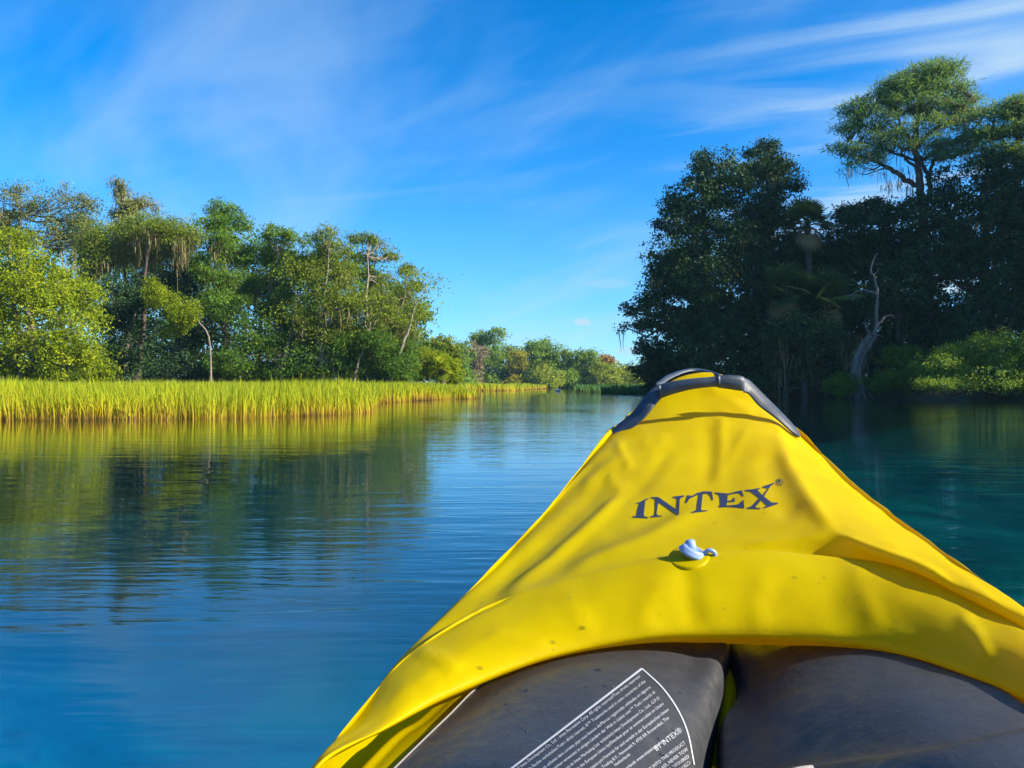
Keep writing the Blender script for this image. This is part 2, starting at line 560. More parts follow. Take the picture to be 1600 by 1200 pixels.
def tree(name, label, cat, d, blobs, leaf, n_leaf, size=0.2, clump=0.36, base=None, bark='bark', trunk_r=0.22, moss=0, moss_len=1.2,
         lean=0.0, aspect=0.5, per=34, group=None, dz=None, hollow=0.45, limbs=True, depth_jit=1.0, trunk_pts=None, moss_low=True, tint0=0.45, droop=0.35, upn=0.35):
    """blobs: (photo x, photo y, half width, half height) of each mass of the crown, d metres ahead"""
    n_leaf, size = finer(d, n_leaf, size)
    k = d / F
    B = []
    for i, b in enumerate(blobs):
        dd = d + (rng.random() - 0.5) * depth_jit * 2 + (b[4] if len(b) > 4 else 0)
        c = px(b[0], b[1], dd)
        B.append((c[0], c[1], c[2], b[2] * k, max(b[2], b[3]) * k * 0.9, b[3] * k))
    for b in list(B):
        for _ in range(3):
            v = unit(rng.normal(size=3))
            f = rng.uniform(0.32, 0.6)
            B.append((b[0] + v[0] * b[3] * 0.95, b[1] + v[1] * b[4] * 0.8, b[2] + v[2] * b[5] * 0.9, b[3] * f, b[4] * f, b[5] * f))
    Bn = np.array(B)
    if base is None:
        wx = np.average(Bn[:, 0], weights=Bn[:, 3])
        bx, by = wx, d
    else:
        bx, by = (base[0] - 800) * k, d + (base[1] if len(base) > 1 else 0)
    bz = float(terrain_z(np.array([bx]), np.array([by]))[0])
    root = empty(name, (bx, by, bz))
    tag(root, label, cat, group)
    O = np.array([bx, by, bz])
    # trunk and limbs
    g = Geo()
    top = Bn[np.argmax(Bn[:, 2] + 0.3 * Bn[:, 5]), :3].copy()
    kk = 9
    t = np.linspace(0, 1, kk)[:, None]
    ctrl = O[None] * (1 - t) + top[None] * t
    ctrl[:, 0] += np.sin(t[:, 0] * np.pi) * lean
    ctrl[1:-1, :2] += rng.normal(size=(kk - 2, 2)) * 0.10 * np.sqrt(max(0.5, trunk_r * 4))
    if trunk_pts is not None:
        ctrl = catmull(np.array([px(a, b2, d) for a, b2 in trunk_pts]), 3)
        kk = len(ctrl)
    ctrl[0, 2] = min(ctrl[0, 2], bz - 0.15)
    rr = trunk_r * (1 - 0.85 * np.linspace(0, 1, kk) ** 1.2)
    rr[0] *= 1.35
    g.tube(ctrl, rr, 8)
    if limbs:
        for b in Bn:
            j = int(np.clip(np.searchsorted(ctrl[:, 2], b[2] - 1.2 * b[5] - 0.4), 1, kk - 2))
            branches(g, ctrl[j], [b[:3]], rr[j] * 0.6, rad_end=0.03)
    # foliage
    nc = max(4, n_leaf // per)
    P, D, which = crown_points(B, nc, hollow)
    P[:, 2] = np.maximum(P[:, 2], 0.25)
    if limbs:
        sel = rng.choice(nc, size=min(nc, 70), replace=False)
        for i in sel:
            c = Bn[which[i], :3]
            branches(g, c, [P[i]], 0.035, k=4, rad_end=0.012, sides=4)
    g_me = g.me('trunk')
    for v in (g_me,):
        v.transform(__import__('mathutils').Matrix.Translation(-Vector(O)))
    obj('trunk', g_me, M[bark], root)
    ct = rng.normal(size=nc) * 0.2 + (D[:, 2] * 0.0)
    m_ = rng.poisson(per, size=nc) + 2
    idx = np.repeat(np.arange(nc), m_)
    cs = clump * (0.6 + 0.8 * rng.random(nc))
    off = unit(rng.normal(size=(len(idx), 3))) * (rng.random(len(idx)) ** 0.45 * 1.5 * cs[idx])[:, None] * np.array([1, 1, 0.62])
    LP = P[idx] + off
    LP[:, 2] = np.maximum(LP[:, 2], 0.06)
    Nn = unit(D[idx] * 0.45 + np.array([0, 0, upn]) + rng.normal(size=(len(idx), 3)) * 0.55)
    sz = size * (0.6 + 0.7 * rng.random(len(idx)))
    tint = np.clip(tint0 + ct[idx] + rng.normal(size=len(idx)) * 0.14, 0, 1)
    V, Q, A = leaf_quads(LP, Nn, sz, aspect, tint, droop)
    obj('crown', mesh_from('crown', V - O, [Q], {'tint': A}), M[leaf], root)
    if moss:
        cand = np.where((D[:, 2] < (0.25 if moss_low else 0.8)) & (P[:, 2] < np.quantile(P[:, 2], 0.78 if moss_low else 1.0)))[0]
        sel = rng.choice(cand, size=min(len(cand), moss), replace=False)
        tag(obj('hanging_moss', moss_mesh('hanging_moss', P[sel] - O, moss_len * 1.25, 16, 0.26, 0.02), M['moss'], root), kind='stuff')
    TREES.append(root)
    return root


# ---------------- left bank, sunlit
LT = 'tree'
tree('bushy_tree', 'big bright yellow-green bushy tree behind the reeds at the left end', LT, 37,
     [(30, 415, 45, 50), (92, 440, 38, 42), (132, 468, 24, 34), (45, 500, 62, 55), (112, 520, 48, 48), (30, 565, 50, 33), (105, 568, 55, 26), (15, 375, 24, 22), (-50, 430, 60, 75), (-60, 540, 70, 60), (148, 575, 22, 18)],
     'leaf_bright', 28000, 0.20, 0.36, trunk_r=0.16, tint0=0.58)
tree('mossy_oak', 'hazy grey-green oak crown rising at the far left skyline', LT, 52,
     [(18, 320, 32, 26), (75, 312, 34, 24), (125, 322, 26, 24), (60, 360, 75, 32), (-40, 340, 50, 40), (120, 370, 40, 25)], 'leaf_grey', 13000, 0.19, 0.42, trunk_r=0.3, moss=40, moss_len=0.9)
tree('mossy_tree', 'slender tan moss-draped spire tree topping the left wood', LT, 48,
     [(188, 298, 11, 14), (204, 318, 19, 11), (232, 318, 16, 9), (186, 334, 20, 11), (210, 347, 26, 13)], 'leaf_grey', 3600, 0.17, 0.34, hollow=0.2, tint0=0.75, trunk_r=0.12, bark='bark_dark', moss=60, moss_len=0.7, moss_low=False)
tree('mossy_oak', 'broad olive oak with a curtain of tan moss, under the spire tree', LT, 46,
     [(168, 368, 36, 24), (222, 358, 42, 24), (276, 362, 26, 24), (200, 392, 46, 20), (258, 392, 36, 20), (150, 402, 26, 22)], 'leaf_olive', 15000, 0.18, 0.40, trunk_r=0.2, bark='bark_dark', moss=150, moss_len=1.1, limbs=False)
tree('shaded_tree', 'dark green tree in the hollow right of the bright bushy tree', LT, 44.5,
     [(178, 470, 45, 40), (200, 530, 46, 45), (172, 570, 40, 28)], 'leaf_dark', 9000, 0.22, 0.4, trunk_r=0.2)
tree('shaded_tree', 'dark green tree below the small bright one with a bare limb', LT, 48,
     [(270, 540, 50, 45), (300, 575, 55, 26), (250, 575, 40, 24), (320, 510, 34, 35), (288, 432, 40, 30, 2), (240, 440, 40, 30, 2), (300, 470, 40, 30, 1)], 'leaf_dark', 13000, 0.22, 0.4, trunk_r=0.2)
tree('small_tree', 'small bright green tree with a bare slanting limb before the dark hollow', LT, 43,
     [(258, 468, 26, 16), (286, 490, 20, 16), (240, 450, 14, 10), (270, 515, 16, 14)], 'leaf_bright', 3800, 0.19, 0.27, base=(322, 1), trunk_r=0.055, bark='bark', limbs=False,
     trunk_pts=[(330, 580), (326, 526), (312, 505), (298, 488), (280, 470)])
tree('tall_tree', 'tallest green tree of the left bank with a deeply notched top', LT, 48,
     [(345, 326, 22, 13), (330, 345, 17, 11), (366, 348, 20, 14), (340, 378, 27, 18), (372, 395, 27, 22), (326, 415, 25, 22), (366, 440, 28, 20), (340, 475, 34, 24)], 'leaf_mid', 16000, 0.2, 0.33, trunk_r=0.18, bark='bark_dark', moss=45, moss_len=1.0)
tree('tall_tree', 'green tree with two rounded top clumps beside the tallest one', LT, 49,
     [(432, 362, 18, 11), (460, 374, 22, 11), (428, 396, 22, 16), (464, 408, 24, 18), (440, 445, 28, 24), (430, 490, 28, 24), (405, 450, 24, 22), (460, 520, 24, 22)], 'leaf_mid', 13000, 0.2, 0.29, trunk_r=0.17, bark='bark_slim', moss=20)
tree('mossy_tree', 'olive tree draped with pale moss, middle of the left wood', LT, 47,
     [(508, 368, 20, 11), (524, 390, 26, 14), (496, 412, 26, 20), (535, 425, 24, 24), (505, 455, 28, 24), (530, 480, 24, 20), (490, 500, 26, 26), (525, 525, 24, 22)], 'leaf_olive', 12500, 0.18, 0.33, base=(500, 0), trunk_r=0.14, bark='bark', moss=110, moss_len=1.2)
tree('airy_tree', 'airy open-crowned tree with sky between its boughs', LT, 49,
     [(562, 372, 17, 9), (592, 382, 18, 9), (612, 398, 14, 10), (572, 402, 18, 12), (596, 432, 22, 14), (574, 465, 22, 18), (600, 490, 20, 16), (575, 515, 26, 22), (600, 545, 22, 18)], 'leaf_olive', 9500, 0.18, 0.26, base=(570, 0), trunk_r=0.14, bark='bark_slim', moss=40, moss_len=1.4)
tree('airy_tree', 'thin mossy tree standing last at the river end of the left wood', LT, 51,
     [(636, 424, 13, 9), (650, 446, 12, 9), (628, 460, 14, 11), (646, 486, 13, 12), (622, 505, 18, 15), (648, 525, 14, 12), (630, 540, 20, 18), (606, 470, 16, 16)], 'leaf_olive', 7000, 0.18, 0.27, base=(612, 0), trunk_r=0.11, bark='bark', moss=70, moss_len=1.0, lean=-0.2)
for (a, b2, w2_, h2_, lab) in ((385, 545, 44, 42, 'dark rounded shrub under the tallest left bank tree'), (445, 560, 40, 32, 'dark shrub between pale trunks under the two-clump tree'),
                               (515, 560, 40, 34, 'dark shrub under the moss-draped olive tree'), (575, 555, 36, 36, 'dark green shrub below the airy open tree'), (625, 570, 26, 26, 'green shrub at the foot of the last thin tree')):
    tree('shrub', lab, 'shrub', 47.5, [(a, b2, w2_, h2_), (a - 20, b2 + 22, w2_ * 0.8, h2_ * 0.5), (a + 16, b2 - 25, w2_ * 0.6, h2_ * 0.6)], 'leaf_mid', 6000, 0.2, 0.36, trunk_r=0.08, tint0=0.2)
tree('shrub', 'low dark shrub under the skirts of the bright bushy tree', 'shrub', 41, [(20, 588, 60, 13), (110, 588, 50, 13), (-60, 585, 60, 16)], 'leaf_mid', 5000, 0.22, 0.36, trunk_r=0.06, tint0=0.3)
tree('shrub', 'low dark shrub behind the foot of the bare-limbed small tree', 'shrub', 52, [(330, 580, 45, 18), (250, 585, 45, 14), (400, 585, 45, 14)], 'leaf_mid', 5000, 0.24, 0.38, trunk_r=0.06, tint0=0.2)
# slender pale trunks that stand clear of the foliage
for pts, r_, lab in (([(438, 590), (442, 560), (455, 520), (462, 480), (470, 455)], 0.09, 'pale slanting bare trunk left of the upright white one'),
                     ([(501, 592), (502, 545), (505, 500), (507, 465)], 0.10, 'white upright slim trunk in the middle of the left wood'),
                     ([(520, 590), (522, 550), (523, 515), (526, 490)], 0.07, 'thin pale trunk right of the upright white one'),
                     ([(552, 590), (562, 560), (574, 530), (580, 505)], 0.08, 'pale trunk slanting right under the airy tree'),
                     ([(609, 592), (622, 560), (636, 520), (645, 490), (650, 470)], 0.10, 'grey trunk leaning toward the river at the wood end')):
    d_ = 46.9
    rt = empty('slim_tree', px(pts[0][0], 602, d_))
    tag(rt, lab, 'tree')
    g = Geo()
    P3 = catmull(np.array([px(a, b2, d_) for a, b2 in pts]), 4)
    P3 += rng.normal(size=P3.shape) * 0.025
    P3[0, 2] = -0.1
    g.tube(P3, np.linspace(r_, r_ * 0.5, len(P3)), 7)
    branches(g, P3[-3], [P3[-1] + np.array([0.7, 0.2, 1.0]), P3[-1] + np.array([-0.6, -0.2, 1.2])], r_ * 0.45)
    me = g.me('trunk')
    me.vertices.foreach_set('co', (np.concatenate(g.V) - np.array(rt.location)).astype(np.float32).ravel())
    obj('trunk', me, M['bark_slim'], rt)
    tips = [P3[-1] + np.array([0.7, 0.2, 1.0]), P3[-1] + np.array([-0.6, -0.2, 1.2]), P3[-1] + np.array([0, 0, 0.5])]
    tips += [P3[-5] + np.array([0.5, 0.3, 0.1]), P3[-6] + np.array([-0.5, -0.4, 0.0]), P3[-1] + np.array([0, 0, 1.3])]
    LP = np.concatenate([tp + rng.normal(size=(230, 3)) * np.array([0.6, 0.5, 0.4]) for tp in tips])
    V, Q, A = leaf_quads(LP, unit(rng.normal(size=LP.shape) + np.array([0, 0, 0.5])), 0.17 * (0.6 + 0.7 * rng.random(len(LP))), 0.5, np.clip(0.5 + 0.15 * rng.normal(size=len(LP)), 0, 1))
    obj('crown', mesh_from('crown', V - np.array(rt.location), [Q], {'tint': A}), M['leaf_olive'], rt)
tree('bush', 'sunlit yellow-green bush on the point where the left bank ends', 'bush', 50,
     [(672, 566, 26, 20), (650, 582, 24, 14), (700, 580, 17, 15), (712, 592, 10, 9)], 'leaf_bright', 6500, 0.19, 0.3, trunk_r=0.07, tint0=0.6)
tree('round_tree', 'rounded olive tree rising behind the yellow-green bush on the point', LT, 62,
     [(688, 540, 20, 14), (706, 552, 14, 16), (672, 552, 16, 16), (700, 575, 18, 16)], 'leaf_olive', 5500, 0.24, 0.36, trunk_r=0.2)
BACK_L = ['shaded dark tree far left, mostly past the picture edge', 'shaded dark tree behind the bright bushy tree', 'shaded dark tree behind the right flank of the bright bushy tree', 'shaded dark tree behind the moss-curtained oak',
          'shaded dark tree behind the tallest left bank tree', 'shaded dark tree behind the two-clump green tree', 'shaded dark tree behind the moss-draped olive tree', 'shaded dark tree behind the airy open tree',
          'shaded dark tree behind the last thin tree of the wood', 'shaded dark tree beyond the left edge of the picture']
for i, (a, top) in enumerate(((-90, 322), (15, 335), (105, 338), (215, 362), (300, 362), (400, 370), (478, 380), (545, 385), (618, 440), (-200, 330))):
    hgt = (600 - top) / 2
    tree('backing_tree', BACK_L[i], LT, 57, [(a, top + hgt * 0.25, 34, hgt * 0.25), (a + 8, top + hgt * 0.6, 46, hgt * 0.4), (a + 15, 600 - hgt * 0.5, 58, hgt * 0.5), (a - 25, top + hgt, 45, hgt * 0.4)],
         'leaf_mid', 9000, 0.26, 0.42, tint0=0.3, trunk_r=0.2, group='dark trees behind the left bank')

# ---------------- far bank at the bend
FD = 172
FAR = [
    ('dark green tree in shade at the left end of the far wood', 'leaf_mid', 2600, 150, [(722, 555, 13, 20), (715, 582, 18, 18)], 0.35),
    ('tall two-lobed green tree, highest of the far wood', 'leaf_mid', 5200, FD, [(747, 523, 11, 7), (776, 522, 13, 8), (764, 540, 20, 12), (768, 562, 20, 18), (766, 588, 22, 14)], 0.5),
    ('pinkish grey moss-hung tree left of the tall two-lobed one', 'leaf_pink', 2800, FD - 4, [(735, 543, 15, 10), (746, 556, 16, 13), (738, 580, 18, 16)], 0.5),
    ('golden yellow tree in the far wood', 'leaf_yellow', 2000, FD - 3, [(811, 558, 11, 11), (806, 572, 11, 8)], 0.5),
    ('dark green tree beneath the golden yellow one', 'leaf_dark', 2200, FD - 2, [(800, 588, 16, 13), (818, 590, 14, 12)], 0.6),
    ('broad blue-green tree right of the golden yellow one', 'leaf_mid', 4200, FD, [(838, 545, 18, 9), (862, 546, 16, 9), (845, 562, 22, 14), (868, 575, 16, 16)], 0.45),
    ('pale olive bushy tree at the water in the middle of the far bank', 'leaf_olive', 3200, FD - 7, [(852, 582, 17, 14), (866, 592, 15, 11), (846, 595, 14, 8)], 0.7),
    ('bright green pointed tree right of the pale olive one', 'leaf_mid', 2800, FD - 2, [(886, 552, 8, 8), (889, 568, 13, 12), (890, 588, 15, 14)], 0.65),
    ('green domed tree right of the bright pointed one', 'leaf_mid', 3600, FD, [(908, 554, 14, 8), (921, 560, 16, 10), (912, 576, 18, 13), (917, 594, 20, 10)], 0.5),
    ('rust-topped tree toward the right end of the far wood', 'leaf_rust', 1100, FD + 2, [(943, 561, 9, 5), (950, 566, 8, 5)], 0.55),
    ('olive green tree in front of the rust-topped one', 'leaf_olive', 3400, FD - 4, [(943, 576, 15, 9), (955, 582, 16, 12), (945, 594, 18, 9)], 0.55),
    ('low green tree closing the far wood by the dark right bank', 'leaf_olive', 3400, FD, [(972, 577, 13, 7), (985, 582, 14, 10), (975, 594, 20, 10), (1000, 588, 16, 12)], 0.65),
    ('leafy green tree half hidden behind the dark right bank', 'leaf_mid', 2600, FD + 2, [(1015, 580, 16, 12), (1030, 590, 18, 12)], 0.5),
    ('small pom-pom crown standing above the far wood', 'leaf_mid', 300, FD + 8, [(853, 533, 4, 3), (852, 543, 6, 4)], 0.5),
]
for lab, lf, nl, d_, bl, t0 in FAR:
    if nl > 1500:
        bl = bl + [(np.mean([b[0] for b in bl]) + rng.normal() * 3, 597, 17, 8, -3), (np.mean([b[0] for b in bl]) - 9, 590, 15, 12)]
    tree('far_tree', lab, 'tree', d_, bl, lf, int(nl * 1.5), 0.55, 0.75, trunk_r=0.25, limbs=False, per=16, tint0=min(0.85, t0 + 0.22), depth_jit=2.0, moss=14 if 'pink' in lf or 'olive' in lf else 0, moss_len=2.2)
BACK_F = ['second-row far tree behind the last thin tree of the left wood', 'second-row far tree behind the rounded olive tree on the point', 'second-row far tree behind the pinkish grey one', 'second-row far tree right of the two-lobed one',
          'second-row far tree behind the broad blue-green one', 'second-row far tree behind the bright pointed one', 'second-row far tree behind the green domed one', 'second-row far tree behind the rust-topped one and rightward',
          'second-row far tree at the tip of the dark right bank', 'second-row far tree hidden behind the leaning big tree', 'second-row far tree hidden behind the left wood']
for i, (a, top) in enumerate(((640, 540), (690, 548), (730, 545), (790, 545), (830, 548), (880, 562), (930, 570), (980, 582), (1040, 580), (1100, 575), (560, 545))):
    h_ = (604 - top) / 2
    tree('far_backing_tree', BACK_F[i], 'tree', 186, [(a, top + h_ * 0.5, 26, h_ * 0.5), (a + 8, top + h_ * 1.3, 30, h_ * 0.7)], 'leaf_olive', 3400, 0.7, 0.9, trunk_r=0.25,
         limbs=False, per=14, group='second row of the far wood')

# ---------------- right bank, in shade
RD = 50
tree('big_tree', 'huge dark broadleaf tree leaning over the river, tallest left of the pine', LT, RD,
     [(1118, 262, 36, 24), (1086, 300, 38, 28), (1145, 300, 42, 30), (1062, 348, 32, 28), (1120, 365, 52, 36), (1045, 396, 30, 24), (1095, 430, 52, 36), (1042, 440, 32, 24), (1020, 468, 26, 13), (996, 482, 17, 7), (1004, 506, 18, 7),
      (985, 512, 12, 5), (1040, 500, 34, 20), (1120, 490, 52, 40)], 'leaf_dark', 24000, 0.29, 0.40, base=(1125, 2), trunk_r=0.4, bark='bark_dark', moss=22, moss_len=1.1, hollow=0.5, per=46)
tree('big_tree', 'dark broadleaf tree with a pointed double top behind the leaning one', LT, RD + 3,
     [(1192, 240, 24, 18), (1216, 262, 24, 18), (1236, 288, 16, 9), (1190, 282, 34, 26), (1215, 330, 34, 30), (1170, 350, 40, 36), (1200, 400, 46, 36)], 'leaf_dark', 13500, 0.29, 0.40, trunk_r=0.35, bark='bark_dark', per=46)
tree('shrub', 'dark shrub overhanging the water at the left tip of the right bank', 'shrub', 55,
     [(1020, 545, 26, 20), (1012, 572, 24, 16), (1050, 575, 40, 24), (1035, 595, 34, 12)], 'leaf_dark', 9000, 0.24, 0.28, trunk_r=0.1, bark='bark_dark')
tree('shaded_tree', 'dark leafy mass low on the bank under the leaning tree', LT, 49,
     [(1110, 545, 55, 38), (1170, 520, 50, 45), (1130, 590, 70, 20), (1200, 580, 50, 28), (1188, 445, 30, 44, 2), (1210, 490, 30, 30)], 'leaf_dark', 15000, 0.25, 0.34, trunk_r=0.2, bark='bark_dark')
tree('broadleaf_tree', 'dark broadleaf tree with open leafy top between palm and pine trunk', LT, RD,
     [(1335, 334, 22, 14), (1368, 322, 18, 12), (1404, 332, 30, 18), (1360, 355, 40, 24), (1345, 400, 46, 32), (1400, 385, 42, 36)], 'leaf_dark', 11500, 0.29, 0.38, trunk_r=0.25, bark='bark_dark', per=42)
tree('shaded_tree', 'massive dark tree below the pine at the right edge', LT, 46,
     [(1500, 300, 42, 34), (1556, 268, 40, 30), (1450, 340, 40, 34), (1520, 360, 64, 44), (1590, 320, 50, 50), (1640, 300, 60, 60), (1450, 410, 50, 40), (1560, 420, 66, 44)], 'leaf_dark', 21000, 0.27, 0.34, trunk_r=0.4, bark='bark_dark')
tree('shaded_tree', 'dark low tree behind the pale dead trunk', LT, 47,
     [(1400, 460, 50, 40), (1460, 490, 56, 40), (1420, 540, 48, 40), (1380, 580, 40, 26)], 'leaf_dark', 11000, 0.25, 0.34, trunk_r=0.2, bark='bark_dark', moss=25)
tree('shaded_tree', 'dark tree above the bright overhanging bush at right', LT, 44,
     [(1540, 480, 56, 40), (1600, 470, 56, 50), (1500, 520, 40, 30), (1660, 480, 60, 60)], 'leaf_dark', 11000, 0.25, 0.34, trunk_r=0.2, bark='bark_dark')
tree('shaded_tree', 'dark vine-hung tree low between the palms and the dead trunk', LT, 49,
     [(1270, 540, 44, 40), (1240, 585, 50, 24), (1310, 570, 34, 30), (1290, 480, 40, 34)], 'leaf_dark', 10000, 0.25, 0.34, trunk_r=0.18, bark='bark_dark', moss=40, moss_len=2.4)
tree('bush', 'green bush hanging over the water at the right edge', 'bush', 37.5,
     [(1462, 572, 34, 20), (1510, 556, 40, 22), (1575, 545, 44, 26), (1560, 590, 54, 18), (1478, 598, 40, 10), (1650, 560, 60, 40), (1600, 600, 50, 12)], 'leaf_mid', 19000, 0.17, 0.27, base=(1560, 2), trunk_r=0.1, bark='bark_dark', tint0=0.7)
tree('bush', 'grey-green low bush just right of the dead trunk', 'bush', 43, [(1405, 560, 26, 20), (1425, 590, 30, 18), (1390, 595, 22, 14)], 'leaf_mid', 5500, 0.2, 0.28, trunk_r=0.07, bark='bark_dark', tint0=0.4)
tree('bush', 'small green bush at the left foot of the dead trunk', 'bush', 44, [(1318, 597, 16, 12), (1306, 604, 16, 9), (1352, 598, 10, 10)], 'leaf_mid', 2600, 0.19, 0.25, trunk_r=0.05, bark='bark_dark', tint0=0.45)
BACK_R = ['dark second-row tree behind the leaning big tree', 'dark second-row tree behind the pointed double-topped tree', 'dark second-row tree behind the skyline palm', 'dark second-row tree left of the pine trunk',
          'dark second-row tree around the pine trunk', 'dark second-row tree right of the pine trunk', 'dark second-row tree under the second pine crown', 'dark second-row tree just past the right edge']
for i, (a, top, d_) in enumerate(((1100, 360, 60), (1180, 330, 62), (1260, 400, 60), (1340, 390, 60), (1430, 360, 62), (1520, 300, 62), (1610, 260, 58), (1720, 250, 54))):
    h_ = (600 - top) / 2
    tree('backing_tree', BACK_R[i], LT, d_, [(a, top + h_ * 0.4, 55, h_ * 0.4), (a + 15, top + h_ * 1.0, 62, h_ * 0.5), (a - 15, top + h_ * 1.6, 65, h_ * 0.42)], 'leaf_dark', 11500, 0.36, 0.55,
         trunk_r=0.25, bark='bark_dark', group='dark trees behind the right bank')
for X_, Y_, H_ in ((36, 43, 25), (43, 41, 29), (50, 39, 29), (36, 35.5, 20), (44, 33, 24), (52, 31, 25), (58, 37, 28), (41, 48, 26), (48, 46, 29)):
    a = X_ / Y_ * F + 800
    kk_ = F / Y_
    tree('backing_tree', 'tree of the right bank wood beyond the picture', LT, Y_, [(a + dx_, HOR - H_ * f_ * kk_, r_ * kk_, H_ * 0.17 * kk_) for dx_, f_, r_ in ((0, 0.85, 3.2), (20, 0.62, 4.2), (-20, 0.4, 4.4), (10, 0.18, 4.2))],
         'leaf_dark', 8000, 0.5, 0.6, trunk_r=0.25, bark='bark_dark', group='right bank wood beyond the picture')


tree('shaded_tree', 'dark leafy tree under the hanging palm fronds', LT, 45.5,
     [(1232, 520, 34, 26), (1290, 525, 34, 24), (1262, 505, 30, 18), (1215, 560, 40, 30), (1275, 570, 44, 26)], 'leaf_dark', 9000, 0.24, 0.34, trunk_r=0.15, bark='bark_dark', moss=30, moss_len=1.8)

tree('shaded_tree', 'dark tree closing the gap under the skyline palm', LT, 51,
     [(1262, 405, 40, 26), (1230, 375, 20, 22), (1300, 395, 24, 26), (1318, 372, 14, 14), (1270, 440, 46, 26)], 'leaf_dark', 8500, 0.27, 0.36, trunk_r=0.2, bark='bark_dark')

# ---------------- the tall pine
def pine(label, d, trunk, limbs_px, tufts, n_tuft, trunk_r, moss):
    base = px(trunk[0][0], 602, d)
    base[2] = float(terrain_z(np.array([base[0]]), np.array([base[1]]))[0])
    root = empty('pine_tree', base)
    tag(root, label, 'pine tree')
    g = Geo()
    P3 = catmull(np.array([px(a, b, d) for a, b in trunk]), 5)
    P3[0] = base - np.array([0, 0, 0.2])
    P3 += rng.normal(size=P3.shape) * 0.05
    g.tube(P3, trunk_r * (1 - 0.75 * np.linspace(0, 1, len(P3))), 9)
    joints = [P3[int(len(P3) * f)] for f in (0.5, 0.6, 0.7, 0.8, 0.9, 0.98)]
    for lp, r_ in limbs_px:
        zj = rng.normal() * 1.6
        Q3 = np.array([px(a, b, d) + np.array([0, zj * i / len(lp), 0]) for i, (a, b) in enumerate(lp)])
        Q3 = catmull(Q3, 5)
        Q3[1:] += rng.normal(size=Q3[1:].shape) * 0.05
        g.tube(Q3, np.linspace(r_, r_ * 0.3, len(Q3)), 6)
        joints += [Q3[int(len(Q3) * f)] for f in (0.45, 0.65, 0.82)] + [Q3[-1]]
    J = np.array(joints)
    k = d / F
    area = np.array([t[2] * t[3] for t in tufts], dtype=float)
    which = rng.choice(len(tufts), size=n_tuft, p=area / area.sum())
    T = np.array(tufts, dtype=float)[which]
    D = unit(rng.normal(size=(n_tuft, 3)))
    ctr = np.stack([(T[:, 0] - 800) * k, np.full(n_tuft, d), CAMZ + (HOR - T[:, 1]) * k], 1)
    P = ctr + D * np.stack([T[:, 2] * k, T[:, 2] * k * 0.9, T[:, 3] * k], 1) * (0.5 + 0.55 * rng.random((n_tuft, 1)))
    for i in range(n_tuft):
        if i % 2 == 0:
            j = np.argmin(((J - P[i]) ** 2 * np.array([1, 1, 1.6])).sum(1) + np.where(J[:, 2] > P[i, 2] + 0.3, 6, 0))
            branches(g, J[j], [P[i]], 0.055, wob=0.16, k=5, rad_end=0.014, sides=4)
    me = g.me('trunk')
    me.transform(__import__('mathutils').Matrix.Translation(-Vector(base)))
    obj('trunk', me, M['bark_dark'], root)
    per = 30
    idx = np.repeat(np.arange(n_tuft), per)
    sub = rng.normal(size=(len(idx), 3)) * np.array([0.33, 0.33, 0.13])
    LP = P[idx] + sub
    dirs = unit(rng.normal(size=LP.shape) + np.array([0, 0, 0.55]) + 0.6 * unit(sub))
    ln = 0.34 * (0.7 + 0.6 * rng.random(len(idx)))[:, None]
    S = unit(np.cross(dirs, rng.normal(size=dirs.shape))) * 0.026
    V = np.stack([LP - S, LP + S, LP + dirs * ln + S * 0.5, LP + dirs * ln - S * 0.5], 1).reshape(-1, 3)
    tint = np.clip(0.42 + 0.16 * rng.normal(size=n_tuft)[idx] + 0.12 * rng.normal(size=len(idx)), 0, 1)
    obj('crown', mesh_from('crown', V - base, [np.arange(len(V)).reshape(-1, 4)], {'tint': np.repeat(tint, 4)}), M['needle'], root)
    low = [px(a, b, d + rng.normal() * 1.2) for a, b in moss]
    tag(obj('hanging_moss', moss_mesh('hanging_moss', np.array(low) - base, 1.0, 18, 0.42, 0.026), M['moss'], root), kind='stuff')


